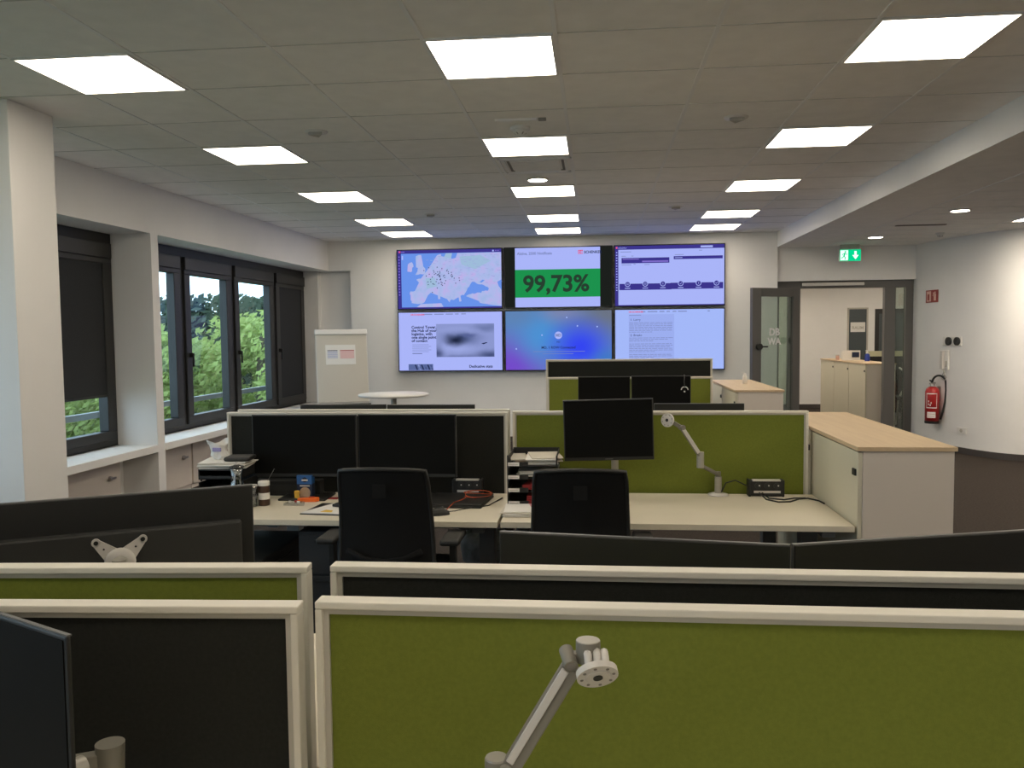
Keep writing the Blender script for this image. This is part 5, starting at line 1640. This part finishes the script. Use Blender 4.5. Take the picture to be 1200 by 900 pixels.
# ring hanging on the far right monitor
o = thing('hanging_headset', 'small white ring hanging on a dark strap on far monitor', 'headset', (0.80, 7.69, 1.05))
q = MB()
q.tube([(0.03*math.cos(a), -0.012, 0.045+0.028*math.sin(a)) for a in [PI*k/12 for k in range(13)]], 0.005, LIGHTW, 8); q.build('white_band', o)
q = MB(); q.tube([(0, -0.012, 0.073), (-0.005, -0.012, 0.12), (0.0, -0.012, 0.178), (0.0, 0.03, 0.178)], 0.006, BACKP, 6); q.cyl((0, -0.012, 0.03), (0, -0.004, 0.03), 0.008, 0.008, LIGHTW, 10); q.build('strap', o)
# mouse and keyboard hidden edge

# ---------------------------------------------------------------- outdoors
q = MB(); q.box(-60, -5.2, -10, 80, -4.3, -4.2, mat('lawn', (0.10, 0.17, 0.05), 0.9, noise=0.3, nscale=3))
struct(q.build('ground'))
o = thing('balcony_railing', 'grey horizontal railing outside the windows', 'railing', (0, 0, 0))
RAIL = mat('railing_grey', (0.24, 0.27, 0.28), 0.5)
q = MB(); q.bar((-5.07, 0, 0.86), (-4.83, 13.2, 0.86), 0.05, 0.06, RAIL); q.build('top_rail', o)
q = MB(); q.bar((-5.07, 0, 0.45), (-4.83, 13.2, 0.45), 0.04, 0.04, RAIL); q.build('lower_rail', o)
for y in (0.5, 4.9, 13.1):
    x = -5.07+0.24*y/13.2
    q = MB(); q.box(x-0.02, x+0.02, y-0.02, y+0.02, -0.3, 0.86, RAIL); q.build('post', o)
q = MB(); q.box(-5.25, -4.83, -3, 13.4, -0.45, -0.3, WALL)
struct(q.build('wall_ledge'))

def leaf_mat(name, c, t):
    m = mat(name, c, 0.7, noise=0.35, nscale=1.3, spec=0.2)
    nt = m.node_tree
    b_ = nt.nodes['Principled BSDF']
    tr = nt.nodes.new('ShaderNodeBsdfTranslucent')
    tr.inputs['Color'].default_value = (*t, 1)
    mx = nt.nodes.new('ShaderNodeMixShader'); mx.inputs[0].default_value = 0.4
    out = [n for n in nt.nodes if n.type == 'OUTPUT_MATERIAL'][0]
    nt.links.new(b_.outputs[0], mx.inputs[1]); nt.links.new(tr.outputs[0], mx.inputs[2]); nt.links.new(mx.outputs[0], out.inputs['Surface'])
    return m
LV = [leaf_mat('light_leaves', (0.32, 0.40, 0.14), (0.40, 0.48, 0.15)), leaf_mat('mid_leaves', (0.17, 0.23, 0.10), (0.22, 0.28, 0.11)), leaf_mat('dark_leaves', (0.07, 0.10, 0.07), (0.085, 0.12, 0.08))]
BARK = mat('bark', (0.10, 0.08, 0.06), 0.9)
def tree(x, y, top, rad, li, label, n=2600, ls=0.20, seed=1):
    rn = random.Random(seed)
    o = thing('leafy_tree', label, 'tree', (x, y, -4.2), 0, 'trees outside the windows')
    H = top+4.2
    q = MB(); q.tube([(0, 0, 0), (0.1, 0, H*0.3), (0.0, 0.1, H*0.6), (0.1, 0, H*0.9)], 0.16, BARK, 8); q.build('trunk', o)
    blobs = []
    for k in range(46):
        a = rn.uniform(0, 2*PI)
        t = rn.uniform(0.18, 1.0)
        rr = rad*math.sin(PI*(0.12+0.80*t))**0.7*rn.uniform(0.3, 0.85)
        blobs.append((rr*math.cos(a), rr*math.sin(a), H*0.12+(H*0.80)*t, rad*rn.uniform(0.20, 0.38)))
    vs, fs = [], []
    for k in range(n):
        bx, by, bz, br = blobs[k % len(blobs)]
        th = rn.uniform(0, 2*PI); cz = rn.uniform(-1, 1); s_ = math.sqrt(1-cz*cz)
        r = br*rn.uniform(0.75, 1.05)
        p = Vector((bx+r*s_*math.cos(th), by+r*s_*math.sin(th), bz+r*cz*0.85))
        if p.z < 0.3:
            continue
        u = Vector((rn.gauss(0, 1), rn.gauss(0, 1), rn.gauss(0, 1))).normalized()
        v = u.orthogonal().normalized()
        w = u.cross(v)
        l = ls*rn.uniform(0.6, 1.3)
        k0 = len(vs)
        vs += [p - v*l, p + w*l*0.5, p + v*l, p - w*l*0.5]
        fs.append((k0, k0+1, k0+2, k0+3))
    q = MB(); q.add(vs, fs, LV[li]); q.build('foliage', o)
    return o
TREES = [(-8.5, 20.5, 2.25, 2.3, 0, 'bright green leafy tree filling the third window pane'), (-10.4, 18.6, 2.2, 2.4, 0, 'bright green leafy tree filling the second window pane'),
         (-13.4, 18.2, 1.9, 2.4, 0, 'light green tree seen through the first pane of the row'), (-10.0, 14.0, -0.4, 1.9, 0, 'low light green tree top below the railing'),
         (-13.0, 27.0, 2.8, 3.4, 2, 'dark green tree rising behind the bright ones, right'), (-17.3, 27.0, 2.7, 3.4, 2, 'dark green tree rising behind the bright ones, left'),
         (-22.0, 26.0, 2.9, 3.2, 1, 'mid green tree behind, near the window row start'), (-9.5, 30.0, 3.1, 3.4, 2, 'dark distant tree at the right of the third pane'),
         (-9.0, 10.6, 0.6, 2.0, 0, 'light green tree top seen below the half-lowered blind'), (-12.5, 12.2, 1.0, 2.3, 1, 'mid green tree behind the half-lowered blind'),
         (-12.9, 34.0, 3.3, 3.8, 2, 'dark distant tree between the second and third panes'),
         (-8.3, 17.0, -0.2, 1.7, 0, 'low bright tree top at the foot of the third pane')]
for k, (x, y, t, r, li, l) in enumerate(TREES):
    tree(x, y, t, r, li, l, n=14000, ls=0.095 if y < 22 else 0.17, seed=20+k)
